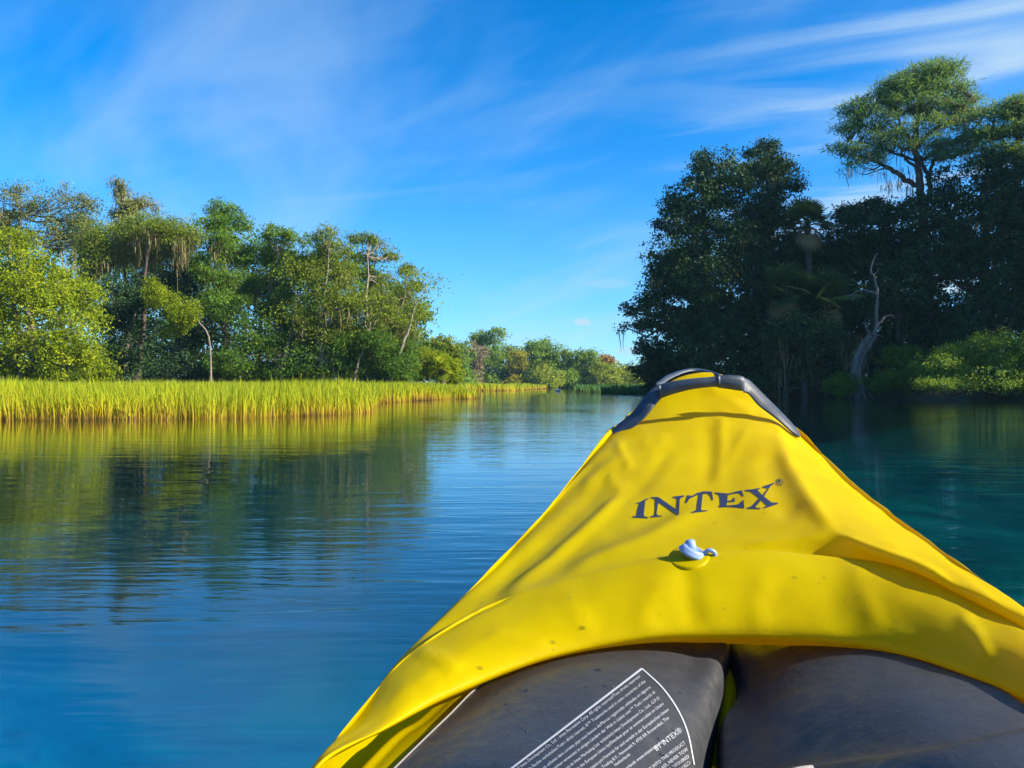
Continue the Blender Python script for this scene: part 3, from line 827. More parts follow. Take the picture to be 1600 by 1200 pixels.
pine('tall flat-topped pine hung with tan moss above the right bank', 60,
     [(1452, 560), (1450, 460), (1446, 380), (1441, 320), (1437, 290), (1436, 262), (1430, 230), (1434, 190), (1442, 150), (1445, 125)],
     [([(1440, 292), (1424, 282), (1404, 262), (1390, 252), (1372, 240), (1345, 232)], 0.24),
      ([(1446, 330), (1456, 296), (1450, 270), (1440, 246), (1428, 220), (1412, 190), (1405, 160)], 0.22),
      ([(1452, 275), (1462, 250), (1478, 244), (1500, 240), (1530, 225)], 0.15),
      ([(1436, 262), (1420, 250), (1412, 225), (1388, 200), (1352, 188)], 0.13),
      ([(1434, 230), (1450, 210), (1476, 190), (1500, 160)], 0.13),
      ([(1430, 250), (1408, 240), (1375, 225), (1335, 215)], 0.11),
      ([(1445, 250), (1480, 225), (1520, 200), (1555, 185)], 0.12),
      ([(1436, 190), (1425, 165), (1418, 135)], 0.10)],
     [(1440, 118, 42, 16), (1470, 112, 32, 15), (1405, 138, 36, 15), (1490, 142, 26, 15), (1370, 158, 26, 12), (1340, 172, 24, 13), (1360, 190, 44, 12), (1420, 162, 52, 13), (1475, 172, 40, 12),
      (1326, 200, 22, 9), (1315, 230, 20, 6), (1345, 238, 28, 6), (1335, 258, 18, 5), (1385, 215, 40, 8), (1440, 200, 60, 9), (1510, 185, 34, 12), (1525, 215, 36, 10), (1490, 235, 34, 8), (1460, 222, 40, 8), (1365, 250, 18, 5), (1400, 232, 44, 7), (1430, 140, 52, 12), (1470, 245, 34, 7), (1520, 165, 24, 10)],
     900, 0.42,
     [(1315, 262), (1325, 268), (1335, 262), (1345, 268), (1352, 262), (1360, 270), (1372, 265), (1380, 262), (1390, 270), (1393, 285), (1385, 295), (1398, 278), (1420, 290), (1410, 262), (1340, 225), (1360, 222), (1380, 218), (1385, 200), (1400, 215),
      (1415, 205), (1440, 185), (1445, 195), (1450, 220), (1425, 225), (1470, 225), (1475, 228), (1485, 222), (1515, 235), (1520, 228), (1330, 245), (1355, 240), (1430, 270), (1405, 240), (1540, 235), (1500, 222), (1395, 195), (1455, 180), (1375, 238), (1425, 292), (1432, 240), (1463, 205), (1330, 268), (1405, 288)])
pine('second pine crown cut off by the right edge, beside the tall pine', 58,
     [(1600, 560), (1598, 420), (1592, 320), (1588, 250), (1590, 200), (1592, 165)],
     [([(1590, 260), (1570, 225), (1548, 205)], 0.12), ([(1589, 230), (1620, 200), (1650, 185)], 0.12), ([(1590, 210), (1575, 180), (1568, 165)], 0.1), ([(1590, 280), (1560, 255), (1530, 250)], 0.1)],
     [(1590, 165, 34, 14), (1560, 180, 22, 10), (1620, 175, 34, 14), (1545, 210, 24, 9), (1590, 200, 40, 12), (1640, 205, 36, 14), (1560, 235, 34, 10), (1600, 240, 40, 12), (1540, 255, 26, 8)],
     420, 0.32, [(1545, 225), (1560, 240), (1580, 225), (1530, 265), (1570, 262), (1600, 240)])


# ---------------- cabbage palms
def frond_mesh():
    Vs, Qs, n0 = [], [], 0
    L0 = 0.9
    nseg = 22
    # stalk
    g = Geo()
    g.tube(np.array([[0, 0, 0], [0.35, 0, 0.10], [0.7, 0, 0.12], [0.95, 0, 0.06]]), [0.028, 0.022, 0.018, 0.012], 5)
    Vs.append(np.concatenate(g.V))
    Qs.append(np.concatenate(g.Q))
    n0 = len(Vs[0])
    for i in range(nseg):
        a = R(-125 + 250 * i / (nseg - 1))
        u = np.array([math.cos(a), math.sin(a), 0])
        s = np.array([-u[1], u[0], 0])
        o = np.array([0.9, 0, 0.07])
        ln = L0 * (0.75 + 0.25 * math.cos(a * 0.6))
        rows = []
        for t, w in ((0, 0.015), (0.45, 0.05), (0.8, 0.03), (1.0, 0.004)):
            z = -0.42 * max(0, t - 0.35) ** 1.5 + 0.06 * t
            c = o + u * ln * t + np.array([0, 0, z])
            rows += [c - s * w, c + s * w + np.array([0, 0, 0.012])]
        Vs.append(np.array(rows))
        Qs.append(np.array([[0, 1, 3, 2], [2, 3, 5, 4], [4, 5, 7, 6]]) + n0)
        n0 += 8
    V = np.concatenate(Vs)
    return mesh_from('frond', V, [np.concatenate(Qs)], {'tint': np.full(len(V), 0.75)})


FROND = frond_mesh()
FROND.materials.append(M['leaf_dark'])
DEADF = FROND.copy()
DEADF.materials.clear()
DEADF.materials.append(M['moss'])


FROND_PALE = FROND.copy()
FROND_PALE.materials.clear()
FROND_PALE.materials.append(M['leaf_bright'])


def palm(label, cx, cy, d, nf, scale, leaf=None):
    c = px(cx, cy, d)
    bz = float(terrain_z(np.array([c[0]]), np.array([c[1]]))[0])
    root = empty('cabbage_palm', (c[0], c[1], bz))
    tag(root, label, 'palm tree')
    g = Geo()
    hh = c[2] - bz
    t = np.linspace(0, 1, 14)
    P3 = np.stack([0.15 * np.sin(t * 3), 0.1 * np.sin(t * 2), -0.2 + t * (hh + 0.2)], 1)
    g.tube(P3, 0.19 + 0.03 * np.sin(t * 40), 9)
    obj('trunk', g.me('trunk'), M['bark_dark'], root)
    for i in range(nf):
        dead = nf > 25 and i > nf * 0.86
        o = bpy.data.objects.new('dead_frond' if dead else 'frond', DEADF if dead else (leaf or FROND))
        C.objects.link(o)
        o.parent = root
        o.location = P3[-1]
        el = rng.uniform(-80, -60) if dead else 80 - 125 * (i / nf) + rng.normal() * 8
        o.rotation_euler = (rng.normal() * 0.35, -R(el), i * 2.399 + rng.normal() * 0.2)
        s = scale * (0.85 + 0.3 * rng.random())
        o.scale = (s, s, s)


palm('dark cabbage palm whose fan crown shows against the sky', 1262, 352, 49, 38, 1.05)
palm('shaded cabbage palm below the skyline one, fronds hanging', 1228, 455, 46.8, 34, 1.1)
palm('shaded cabbage palm left of the dead trunk, fronds hanging', 1292, 468, 46.5, 34, 1.1)
palm('small yellow-green palm beside the bush where the left bank ends', 688, 577, 48.5, 24, 0.5, FROND_PALE)

# ---------------- dead tree on the right shore
d_ = 43.5
rt = empty('dead_tree', px(1340, 618, d_))
tag(rt, 'bare pale dead tree twisting up from the right shore', 'dead tree')


def snag(ptslist):
    g = Geo()
    for pts, r0, r1 in ptslist:
        P3 = catmull(np.array([px(a, b, d_ + rng.normal() * 0.12) for a, b in pts]), 5)
        P3 += rng.normal(size=P3.shape) * 0.02
        g.tube(P3, np.linspace(r0, r1, len(P3)) * (1 + 0.12 * rng.normal(size=len(P3))), 8)
    me = g.me('trunk')
    me.transform(__import__('mathutils').Matrix.Translation(-rt.location))
    return me


rt_loc = rt.location
obj('trunk', snag([([(1340, 624), (1336, 606), (1335, 585), (1341, 556), (1354, 533), (1362, 520)], 0.24, 0.17), ([(1352, 620), (1342, 596), (1346, 562), (1360, 538), (1368, 522)], 0.13, 0.10),
                   ([(1366, 524), (1370, 508), (1369, 487), (1372, 464), (1366, 435), (1361, 425), (1364, 407), (1370, 395)], 0.115, 0.025)]), M['deadwood'], rt)
for nm, pts, r0, r1 in (('branch', [(1370, 460), (1358, 455), (1346, 454), (1335, 457), (1328, 462), (1321, 461)], 0.07, 0.02), ('branch', [(1364, 431), (1369, 425), (1374, 420)], 0.05, 0.02),
                        ('branch', [(1371, 508), (1378, 500), (1384, 495), (1392, 493), (1400, 496)], 0.08, 0.02), ('branch', [(1360, 520), (1355, 516), (1354, 507), (1351, 501)], 0.07, 0.02),
                        ('branch', [(1362, 520), (1370, 524), (1381, 527)], 0.07, 0.02), ('root', [(1338, 600), (1332, 612), (1327, 622)], 0.14, 0.06), ('root', [(1344, 598), (1354, 612), (1364, 621)], 0.14, 0.05), ('branch', [(1368, 414), (1374, 412), (1379, 413)], 0.03, 0.01)):
    obj(nm, snag([(pts, r0, r1)]), M['deadwood'], rt)
me = moss_mesh('hanging_moss', np.array([px(a, b, d_) for a, b in ((1350, 535), (1346, 545), (1358, 530), (1343, 560), (1352, 548), (1340, 570))]) - np.array(rt_loc), 1.4, 26, 0.22, 0.03)
tag(obj('hanging_moss', me, M['moss'], rt), kind='stuff')


# ------------------------------------------------------------------ reeds
def in_poly(X, Y, poly):
    inside = np.zeros(X.shape, dtype=bool)
    for i in range(len(poly)):
        a, b = poly[i], poly[(i + 1) % len(poly)]
        inside ^= ((a[1] > Y) != (b[1] > Y)) & (X < (b[0] - a[0]) * (Y - a[1]) / (b[1] - a[1] + 1e-12) + a[0])
    return inside


def edge_dist(X, Y, line):
    d = np.full(X.shape, 1e9)
    for a, b in zip(line[:-1], line[1:]):
        a, b = np.array(a), np.array(b)
        e = b - a
        t = np.clip(((X - a[0]) * e[0] + (Y - a[1]) * e[1]) / (e @ e), 0, 1)
        d = np.minimum(d, np.hypot(X - a[0] - t * e[0], Y - a[1] - t * e[1]))
    return d


def reed_mat(name, stops):
    m, n, l, out = new_mat(name)
    at = node(n, 'ShaderNodeAttribute', attribute_name='along')
    t2 = node(n, 'ShaderNodeAttribute', attribute_name='tint')
    v = mathn(n, l, 'ADD', at.outputs['Fac'], mathn(n, l, 'MULTIPLY', mathn(n, l, 'SUBTRACT', t2.outputs['Fac'], 0.5), 0.55), clamp=True)
    col = ramp(n, l, v, stops)
    p = n.new('ShaderNodeBsdfPrincipled')
    p.inputs['Roughness'].default_value = 0.55
    p.inputs['Specular IOR Level'].default_value = 0.05
    l.new(col, p.inputs['Base Color'])
    t = n.new('ShaderNodeBsdfTranslucent')
    l.new(col, t.inputs['Color'])
    mx = n.new('ShaderNodeMixShader')
    mx.inputs[0].default_value = 0.3
    l.new(p.outputs[0], mx.inputs[1])
    l.new(t.outputs[0], mx.inputs[2])
    l.new(mx.outputs[0], out.inputs[0])
    return m


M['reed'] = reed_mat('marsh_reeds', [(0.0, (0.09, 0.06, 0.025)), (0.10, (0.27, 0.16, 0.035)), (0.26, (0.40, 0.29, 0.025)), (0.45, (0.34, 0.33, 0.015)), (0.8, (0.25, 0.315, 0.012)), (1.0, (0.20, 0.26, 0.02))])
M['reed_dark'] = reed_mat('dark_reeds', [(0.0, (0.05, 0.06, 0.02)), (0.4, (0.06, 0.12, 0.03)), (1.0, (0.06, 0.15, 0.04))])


def reeds(name, label, poly, front, n, hgt, width, mat, frontbias=0.5, tall=0.012):
    poly = np.array(poly, dtype=float)
    lo, hi = poly.min(0), poly.max(0)
    pts = []
    got = 0
    while got < n:
        X = rng.uniform(lo[0], hi[0], n * 2)
        Y = rng.uniform(lo[1], hi[1], n * 2)
        ok = in_poly(X, Y, poly)
        X, Y = X[ok], Y[ok]
        ed = edge_dist(X, Y, front)
        keep = rng.random(len(X)) < (frontbias + (1 - frontbias) * np.exp(-ed / 1.2))
        clumpy = 0.5 + 0.5 * np.sin(X * 5.1 + 2 * np.sin(Y * 2.3)) * np.sin(Y * 4.3 + X * 1.7)
        keep &= (rng.random(len(X)) < 0.45 + 0.55 * clumpy) | (ed > 1.5)
        pts.append(np.stack([X[keep], Y[keep], ed[keep]], 1))
        got += keep.sum()
    P = np.concatenate(pts)[:n]
    X, Y, ed = P.T
    k = len(X)
    zb = np.full(k, -0.05)
    H = hgt * (0.72 + 0.36 * rng.random(k)) * (1 + 0.07 * np.sin(X * 0.9) + 0.06 * np.sin(Y * 0.7 + X * 0.4) + 0.06 * np.sin(X * 3.7 + 2 * np.sin(Y * 1.3)) * np.sin(Y * 2.9))
    H *= 0.80 + 0.2 * smooth01(ed / 0.8)
    short = rng.random(k) < 0.18 * np.exp(-ed / 0.5)
    H[short] *= 0.45
    is_tall = rng.random(k) < tall
    H[is_tall] *= 1.22
    dist = np.hypot(X, Y)
    w = width * (0.6 + 0.8 * rng.random(k)) * np.clip(dist / 16, 1, 2.6)
    ang = rng.normal(size=k) * 0.9
    S = np.stack([np.cos(ang), np.sin(ang), np.zeros(k)], 1)
    bend = rng.normal(size=(k, 2)) * 0.13
    bend[:, 0] -= 0.03
    bent = rng.random(k) < 0.07
    bend[bent] *= 3.2
    rows, along = [], []
    for t, ww in ((0, 0.7), (0.4, 1.0), (0.75, 0.8), (1.0, 0.08)):
        c = np.stack([X + bend[:, 0] * t * t * H * 1.3, Y + bend[:, 1] * t * t * H * 1.3, zb + (H + 0.05) * t - 0.12 * H * t * t * (np.abs(bend).sum(1))], 1)
        rows += [c - S * (w * ww * 0.5)[:, None], c + S * (w * ww * 0.5)[:, None]]
        along += [np.full(k, t)] * 2
    V = np.stack(rows, 1).reshape(-1, 3)
    A = np.stack(along, 1).ravel()
    tint = rng.random(k) * 0.6 + 0.2 + 0.15 * np.sin(X * 1.7 + np.sin(Y))
    tint[is_tall] -= 0.5
    tint[rng.random(k) < 0.08] -= 0.55
    tint += 0.16 * np.sin(X * 0.8 + 1.5 * np.sin(Y * 0.9))
    idx = np.arange(k)[:, None] * 8
    Q = np.concatenate([idx + np.array([[0, 1, 3, 2]]) + 2 * i for i in range(3)])
    o = obj(name, mesh_from(name, V, [Q], {'along': A, 'tint': np.repeat(np.clip(tint, 0, 1), 8)}), mat)
    tag(o, label, kind='stuff')
    return o


FRONT = [(-42, 14.6), (-14, 15.4), (-10, 15.6), (-7.6, 15.85), (-5.4, 16.8), (-4.3, 18.3), (-3.5, 20.3), (-4.2, 24), (-5.0, 31), (-3.8, 37), (-2.6, 41.5)]
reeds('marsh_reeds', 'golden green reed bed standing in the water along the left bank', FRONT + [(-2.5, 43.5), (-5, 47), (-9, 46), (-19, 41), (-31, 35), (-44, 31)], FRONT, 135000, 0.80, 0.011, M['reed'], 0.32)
reeds('sparse_reeds', 'thin scattered reeds off the tip of the left reed bed', [(-2.9, 39.5), (-1.9, 40), (-1.7, 43), (-2.6, 43.4)], [(-2.9, 39.5), (-1.9, 40)], 130, 0.62, 0.016, M['reed'], 1.0)
reeds('marsh_reeds', 'yellow-green reed bed across the water before the far wood', [(-9.5, 96), (-3, 95), (0.5, 100), (1.6, 112), (4, 140), (8, 165), (-20, 165), (-22, 110)], [(-9.5, 96), (-3, 95), (0.5, 100), (1.6, 112), (4, 140)], 16000, 1.0, 0.03, M['reed'], 0.5)
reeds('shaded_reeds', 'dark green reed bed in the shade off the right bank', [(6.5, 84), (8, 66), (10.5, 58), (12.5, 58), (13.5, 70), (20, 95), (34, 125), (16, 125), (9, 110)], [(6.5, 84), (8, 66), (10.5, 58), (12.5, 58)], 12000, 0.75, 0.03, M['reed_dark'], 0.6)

# ------------------------------------------------------------------ small boat far down the river
kb = empty('small_boat', (5.35, 93, 0))
tag(kb, 'tiny blue boat far down the river before the far wood', 'boat')


def simple_mat(name, col, rough=0.5, spec=0.5):
    m, n, l, out = new_mat(name)
    p = n.new('ShaderNodeBsdfPrincipled')
    p.inputs['Base Color'].default_value = (*col, 1)
    p.inputs['Roughness'].default_value = rough
    p.inputs['Specular IOR Level'].default_value = spec
    l.new(p.outputs[0], out.inputs[0])
    return m


secs = []
for s_ in np.linspace(-1.5, 1.5, 13):
    wv_ = 0.30 * (1 - abs(s_ / 1.5) ** 2.2) + 0.01
    up = 0.26 + 0.12 * abs(s_ / 1.5) ** 2
    a = np.linspace(0, 2 * np.pi, 13)[:-1]
    secs.append(np.stack([wv_ * np.cos(a), np.full(12, s_), np.where(np.sin(a) > 0, up * (0.75 + 0.25 * np.sin(a)), 0.1 + 0.2 * np.sin(a) + up * 0.2)], 1))
secs = np.array(secs)
i = np.arange(12)[:, None]
j = np.arange(12)[None, :]
Q = np.stack([i * 12 + j, i * 12 + (j + 1) % 12, (i + 1) * 12 + (j + 1) % 12, (i + 1) * 12 + j], -1).reshape(-1, 4)
obj('hull', mesh_from('hull', secs.reshape(-1, 3), [Q], smooth=True), simple_mat('blue_plastic', (0.06, 0.20, 0.30)), kb)
g = Geo()
a = np.linspace(0, 2 * np.pi, 25)
g.tube(np.stack([0.2 * np.cos(a), 0.5 * np.sin(a), np.full(25, 0.29)], 1), np.full(25, 0.03), 6)
obj('cockpit_rim', g.me('cockpit_rim'), simple_mat('white_rim', (0.7, 0.72, 0.75)), kb)
kb.rotation_euler = (0, 0, 0.2)
kb.scale = (0.75, 0.75, 0.75)

# ------------------------------------------------------------------ the kayak in the foreground
TH = R(12.0)
KU = np.array([math.sin(TH), math.cos(TH)])
KR = np.array([math.cos(TH), -math.sin(TH)])
K0 = np.array([0.055, 0.0])


def kp(x, y, s):
    """point of the kayak on its cross-section s metres ahead of the paddler, under photo pixel (x, y)"""
    D = np.array([(x - 800) / F, 1.0, (HOR - y) / F])
    lam = (s + K0 @ KU) / (D[:2] @ KU)
    return np.array([0, 0, CAMZ]) + lam * D


def kl(s, t, z):
    xy = K0 + s * KU + t * KR
    return np.array([xy[0], xy[1], z])


def to_pix(P):
    return np.stack([800 + F * P[..., 0] / P[..., 1], HOR - F * (P[..., 2] - CAMZ) / P[..., 1]], -1)


R1 = [(494, 1201, .80), (604, 1138, .93), (700, 1088, 1.02), (850, 1028, 1.12), (1000, 998, 1.18), (1150, 992, 1.20), (1300, 1000, 1.18), (1420, 1022, 1.12), (1530, 1060, 1.02), (1600, 1092, .95), (1700, 1150, .85)]
R3 = [(494, 1198, .805), (560, 1120, .93), (640, 1026, 1.04), (790, 937, 1.17), (1000, 880, 1.24), (1130, 864, 1.26), (1300, 872, 1.24), (1420, 893, 1.18), (1530, 945, 1.08), (1600, 982, 1.0), (1700, 1035, .9)]
R1 = [(x, y, s - 0.05 * max(0.0, 1 - abs(i_ - 5.5) / 5.5) ** 0.5) for i_, (x, y, s) in enumerate(R1)]
R3 = [(x, y, s + 0.025 * max(0.0, 1 - abs(i_ - 6) / 6) ** 0.5) for i_, (x, y, s) in enumerate(R3)]
R3 = [(x, y, s + (0.02 if i_ > 5 else 0)) for i_, (x, y, s) in enumerate(R3)]
R2 = [((a[0] + b[0]) / 2, (a[1] + b[1]) / 2 - 4, (a[2] + b[2]) / 2 - 0.018) for a, b in zip(R1, R3)]
R2[0] = (494, 1199.5, .80)
R2[1] = (578, 1130, .915)
R0 = [(x, y + dy, s + 0.07) for (x, y, s), dy in zip(R1, (4, 0, -4, 0, 8, 14, 12, 0, -6, -6, -6))]
R4 = [(497, 1195, .82), (563, 1117, .95), (648, 1017, 1.07), (796, 934, 1.205), (1000, 879, 1.29), (1130, 866, 1.31), (1300, 876, 1.285), (1420, 899, 1.22), (1530, 952, 1.11), (1602, 988, 1.02), (1704, 1040, .91)]
R4 = [(x, y, s + (0.025 if i_ > 5 else 0)) for i_, (x, y, s) in enumerate(R4)]
R5 = [(498, 1192, .83), (572, 1102, .97), (660, 998, 1.12), (850, 888, 1.32), (1000, 842, 1.38), (1130, 836, 1.38), (1290, 838, 1.34), (1395, 869, 1.245), (1480, 906, 1.165), (1552, 932, 1.11), (1704, 1027, .98)]
R6 = [(645, 1016, 1.115), (690, 970, 1.2), (755, 905, 1.3), (875, 835, 1.45), (1000, 792, 1.53), (1130, 782, 1.54), (1262, 790, 1.46), (1345, 818, 1.40), (1405, 840, 1.38), (1452, 852, 1.38), (1538, 920, 1.19)]
R7 = [(755, 905, 1.3), (800, 860, 1.42), (860, 798, 1.58), (945, 745, 1.7), (1030, 722, 1.75), (1130, 716, 1.76), (1222, 724, 1.70), (1280, 745, 1.67), (1335, 772, 1.64), (1384, 803, 1.59), (1452, 852, 1.41)]
R8 = [(830, 830, 1.5), (870, 783, 1.62), (917, 727, 1.78), (975, 686, 1.9), (1040, 667, 1.95), (1115, 662, 1.96), (1180, 667, 1.93), (1225, 688, 1.89), (1275, 718, 1.85), (1314, 746, 1.81), (1384, 803, 1.62)]
R9 = [(900, 745, 1.75), (925, 714, 1.85), (952, 681, 1.98), (987, 652, 2.05), (1035, 630, 2.08), (1100, 621, 2.09), (1150, 625, 2.08), (1190, 641, 2.05), (1226, 662, 2.03), (1254, 682, 2.02), (1314, 746, 1.85)]
R10 = [(950, 681, 2.0), (975, 656, 2.06), (1000, 632, 2.12), (1028, 612, 2.15), (1056, 593, 2.17), (1090, 583, 2.18), (1122, 585, 2.18), (1154, 598, 2.17), (1188, 625, 2.13), (1220, 655, 2.07), (1254, 683, 2.03)]
rows = [[kp(*q) for q in r] for r in (R0, R1, R2, R3, R4, R5, R6, R7, R8, R9, R10)]
full = []
for r in rows:
    r = np.array(r)

    def side(P, sgn):
        s = (P[:2] - K0) @ KU
        t = (P[:2] - K0) @ KR
        return [kl(s, t + sgn * 0.02, P[2] * 0.72), kl(s, t + sgn * 0.025, P[2] * 0.4), kl(s, t - sgn * 0.08, -0.07)]
    full.append(np.concatenate([side(r[0], -1)[::-1], r, side(r[-1], 1)]))
full = np.array(full)
# rounding over the nose and down to the water
nose = []
for ds, kx, z0, zc in ((0.05, 0.92, 0.95, 0.62), (0.07, 0.75, 0.7, 0.42), (0.03, 0.5, 0.35, 0.2), (-0.1, 0.25, -0.1, -0.06)):
    b = full[-1] if not nose else full[10]
    s = (b[:, :2] - K0) @ KU
    t = (b[:, :2] - K0) @ KR
    tt = np.linspace(-1, 1, len(b))
    ss = s + (2.17 + ds - s) * (0.35 + 0.65 * (1 - tt ** 2)) * (1 if ds > 0 else 0.8) + ds * (1 - tt ** 2)
    z = np.minimum(b[:, 2] * z0, zc)
    nose.append(np.array([kl(a, c, e) for a, c, e in zip(ss, t * kx, z)]))
full = np.concatenate([full, np.array(nose)])
MS = 15
G1 = catmull(full, MS)
G2 = np.transpose(catmull(np.transpose(G1, (1, 0, 2)), MS), (1, 0, 2))
nr, ncol = G2.shape[:2]


def grid_normals(Gm):
    du = np.gradient(Gm, axis=0)
    dv = np.gradient(Gm, axis=1)
    return unit(np.cross(dv, du))


NG = grid_normals(G2)
flip = NG[nr // 3, ncol // 2, 2] < 0
if flip:
    NG = -NG


def polyline_dist(PX, pts):
    d = np.full(PX.shape[:2], 1e9)
    side_ = np.zeros(PX.shape[:2])
    tt = np.zeros(PX.shape[:2])
    n = len(pts) - 1
    for i in range(n):
        a, b = np.array(pts[i], float), np.array(pts[i + 1], float)
        e = b - a
        t = ((PX - a) @ e) / (e @ e)
        tc_ = np.clip(t, 0, 1)
        q = a + tc_[..., None] * e
        dd = np.hypot(*(np.moveaxis(PX - q, -1, 0)))
        upd = dd < d
        d = np.where(upd, dd, d)
        tt = np.where(upd, (i + tc_) / n, tt)
    return d, tt


PXg = to_pix(G2)
front_face = (NG @ np.array([0, -1, 0.5])) > -0.2
rowmask = (np.arange(nr) > 1.0 * MS)[:, None] & (np.arange(nr) < 10.6 * MS)[:, None]
colmask = (np.arange(ncol) > 3.2 * MS)[None, :] & (np.arange(ncol) < (ncol - 3.2 * MS))[None, :]
mask = rowmask & colmask
CREASES = [  # folds in the vinyl: polyline, height in metres, half width in photo pixels
    ([(786, 930), (860, 878), (930, 815), (974, 774)], 0.013, 11),
    ([(756, 925), (840, 858), (905, 795), (945, 765)], -0.006, 16),
    ([(974, 774), (957, 755), (950, 742)], 0.007, 8),
    ([(905, 768), (940, 735), (972, 718)], 0.008, 12),
    ([(964, 690), (974, 715), (986, 736)], 0.007, 8),
    ([(985, 745), (1000, 760), (1020, 740), (1050, 700)], -0.006, 14),
    ([(1000, 690), (1020, 700), (1045, 680)], 0.004, 16),
    ([(1127, 645), (1128, 700), (1122, 755)], 0.006, 12),
    ([(1105, 650), (1108, 720), (1100, 760)], -0.005, 16),
    ([(1172, 665), (1150, 700), (1135, 735)], 0.004, 9),
    ([(1185, 640), (1212, 668), (1236, 735), (1268, 785), (1302, 832)], 0.012, 15),
    ([(1195, 700), (1212, 760), (1240, 815)], -0.010, 28),
    ([(1128, 788), (1060, 812), (1000, 845), (930, 872), (880, 900)], 0.008, 13),
    ([(1060, 790), (1000, 815), (940, 842)], -0.005, 18),
    ([(1302, 834), (1240, 848), (1160, 852)], 0.005, 10),
    ([(1302, 832), (1360, 858), (1440, 886), (1485, 910)], 0.010, 9),
    ([(1068, 880), (1075, 930), (1090, 985)], -0.007, 24),
    ([(1030, 900), (1010, 950), (1000, 990)], 0.004, 22),
    ([(1330, 885), (1350, 925), (1372, 985)], 0.003, 18),
    ([(1300, 905), (1310, 960), (1330, 995)], -0.0025, 26),
    ([(1498, 955), (1525, 990), (1545, 1030)], 0.005, 14),
    ([(1200, 890), (1180, 940), (1185, 985)], 0.004, 22),
    ([(760, 985), (800, 1000), (860, 1010)], 0.004, 14),
    ([(648, 1014), (690, 1030), (720, 1050)], 0.006, 12),
    ([(676, 990), (740, 955), (800, 930)], -0.006, 7),
    ([(880, 925), (900, 960), (930, 1000)], 0.004, 16),
    ([(1096, 600), (1150, 630), (1180, 650)], 0.004, 12),
]
disp = np.zeros((nr, ncol))
for pts, hh, ww in CREASES:
    dd, tt = polyline_dist(PXg, pts)
    disp += 0.60 * hh * np.exp(-(dd / (0.8 * ww)) ** 2) * np.clip(np.minimum(tt, 1 - tt) * 5 + 0.15, 0, 1)
from mathutils import noise as mnoise
wob = np.array([mnoise.fractal(Vector((float(p_[0]) * 7, float(p_[1]) * 7, float(p_[2]) * 7)), 1.0, 2.0, 3) for p_ in G2.reshape(-1, 3)]).reshape(nr, ncol)
wob2 = np.array([mnoise.fractal(Vector((float(p_[0]) * 24, float(p_[1]) * 16, float(p_[2]) * 24)), 0.9, 2.0, 3) for p_ in G2.reshape(-1, 3)]).reshape(nr, ncol)
disp = disp * mask * front_face + (0.0022 * wob + 0.0007 * wob2) * rowmask
G3 = G2 + NG * disp[..., None]
Qg = grid_quads(nr, ncol)
if not flip:
    pass
kayak = empty('inflatable_kayak', (K0[0], K0[1], 0))
tag(kayak, 'yellow inflatable kayak bow with a dark grab handle and grey inner tubes', 'kayak')
KO = np.array([K0[0], K0[1], 0])

m, n, l, out = new_mat('yellow_vinyl')
tcn = n.new('ShaderNodeTexCoord')
ov = tcn.outputs['Object']
mott = noise(n, l, ov, 9, 4, 0.6)
specks = ramp(n, l, noise(n, l, ov, 85, 2, 0.5), [(0.735, 0.0), (0.775, 1.0)])
speck_zone = ramp(n, l, noise(n, l, ov, 5, 3, 0.6), [(0.5, 0.0), (0.68, 1.0)])
smear = ramp(n, l, noise(n, l, ov, 22, 4, 0.65), [(0.66, 0.0), (0.82, 0.45)])
base = ramp(n, l, mott, [(0.3, (0.375, 0.30, 0.0)), (0.7, (0.42, 0.355, 0.0))])
base = mixc(n, l, mathn(n, l, 'MULTIPLY', specks, speck_zone), base, (0.10, 0.055, 0.01))
base = mixc(n, l, mathn(n, l, 'MULTIPLY', smear, mathn(n, l, 'MULTIPLY', speck_zone, 0.8)), base, (0.35, 0.22, 0.02))
p = n.new('ShaderNodeBsdfPrincipled')
l.new(base, p.inputs['Base Color'])
l.new(ramp(n, l, noise(n, l, ov, 30, 3, 0.6), [(0.3, 0.36), (0.7, 0.5)]), p.inputs['Roughness'])
p.inputs['Specular IOR Level'].default_value = 0.07
bp = n.new('ShaderNodeBump')
bp.inputs['Strength'].default_value = 0.12
bp.inputs['Distance'].default_value = 0.002
l.new(noise(n, l, ov, 120, 3, 0.6), bp.inputs['Height'])
l.new(bp.outputs[0], p.inputs['Normal'])
t = n.new('ShaderNodeBsdfTranslucent')
t.inputs['Color'].default_value = (0.9, 0.60, 0.0, 1)
mx = n.new('ShaderNodeMixShader')
mx.inputs[0].default_value = 0.30
l.new(p.outputs[0], mx.inputs[1])
l.new(t.outputs[0], mx.inputs[2])
l.new(mx.outputs[0], out.inputs[0])
M['vinyl'] = m

m, n, l, out = new_mat('grey_pvc')
tcn = n.new('ShaderNodeTexCoord')
ov = tcn.outputs['Object']
p = n.new('ShaderNodeBsdfPrincipled')
l.new(ramp(n, l, noise(n, l, ov, 14, 4, 0.6), [(0.3, (0.018, 0.021, 0.028)), (0.7, (0.024, 0.028, 0.036))]), p.inputs['Base Color'])
l.new(ramp(n, l, noise(n, l, ov, 40, 3, 0.6), [(0.3, 0.35), (0.7, 0.55)]), p.inputs['Roughness'])
bp = n.new('ShaderNodeBump')
bp.inputs['Strength'].default_value = 0.35
bp.inputs['Distance'].default_value = 0.004
l.new(noise(n, l, ov, 60, 4, 0.6), bp.inputs['Height'])
l.new(bp.outputs[0], p.inputs['Normal'])
l.new(p.outputs[0], out.inputs[0])
M['pvc'] = m

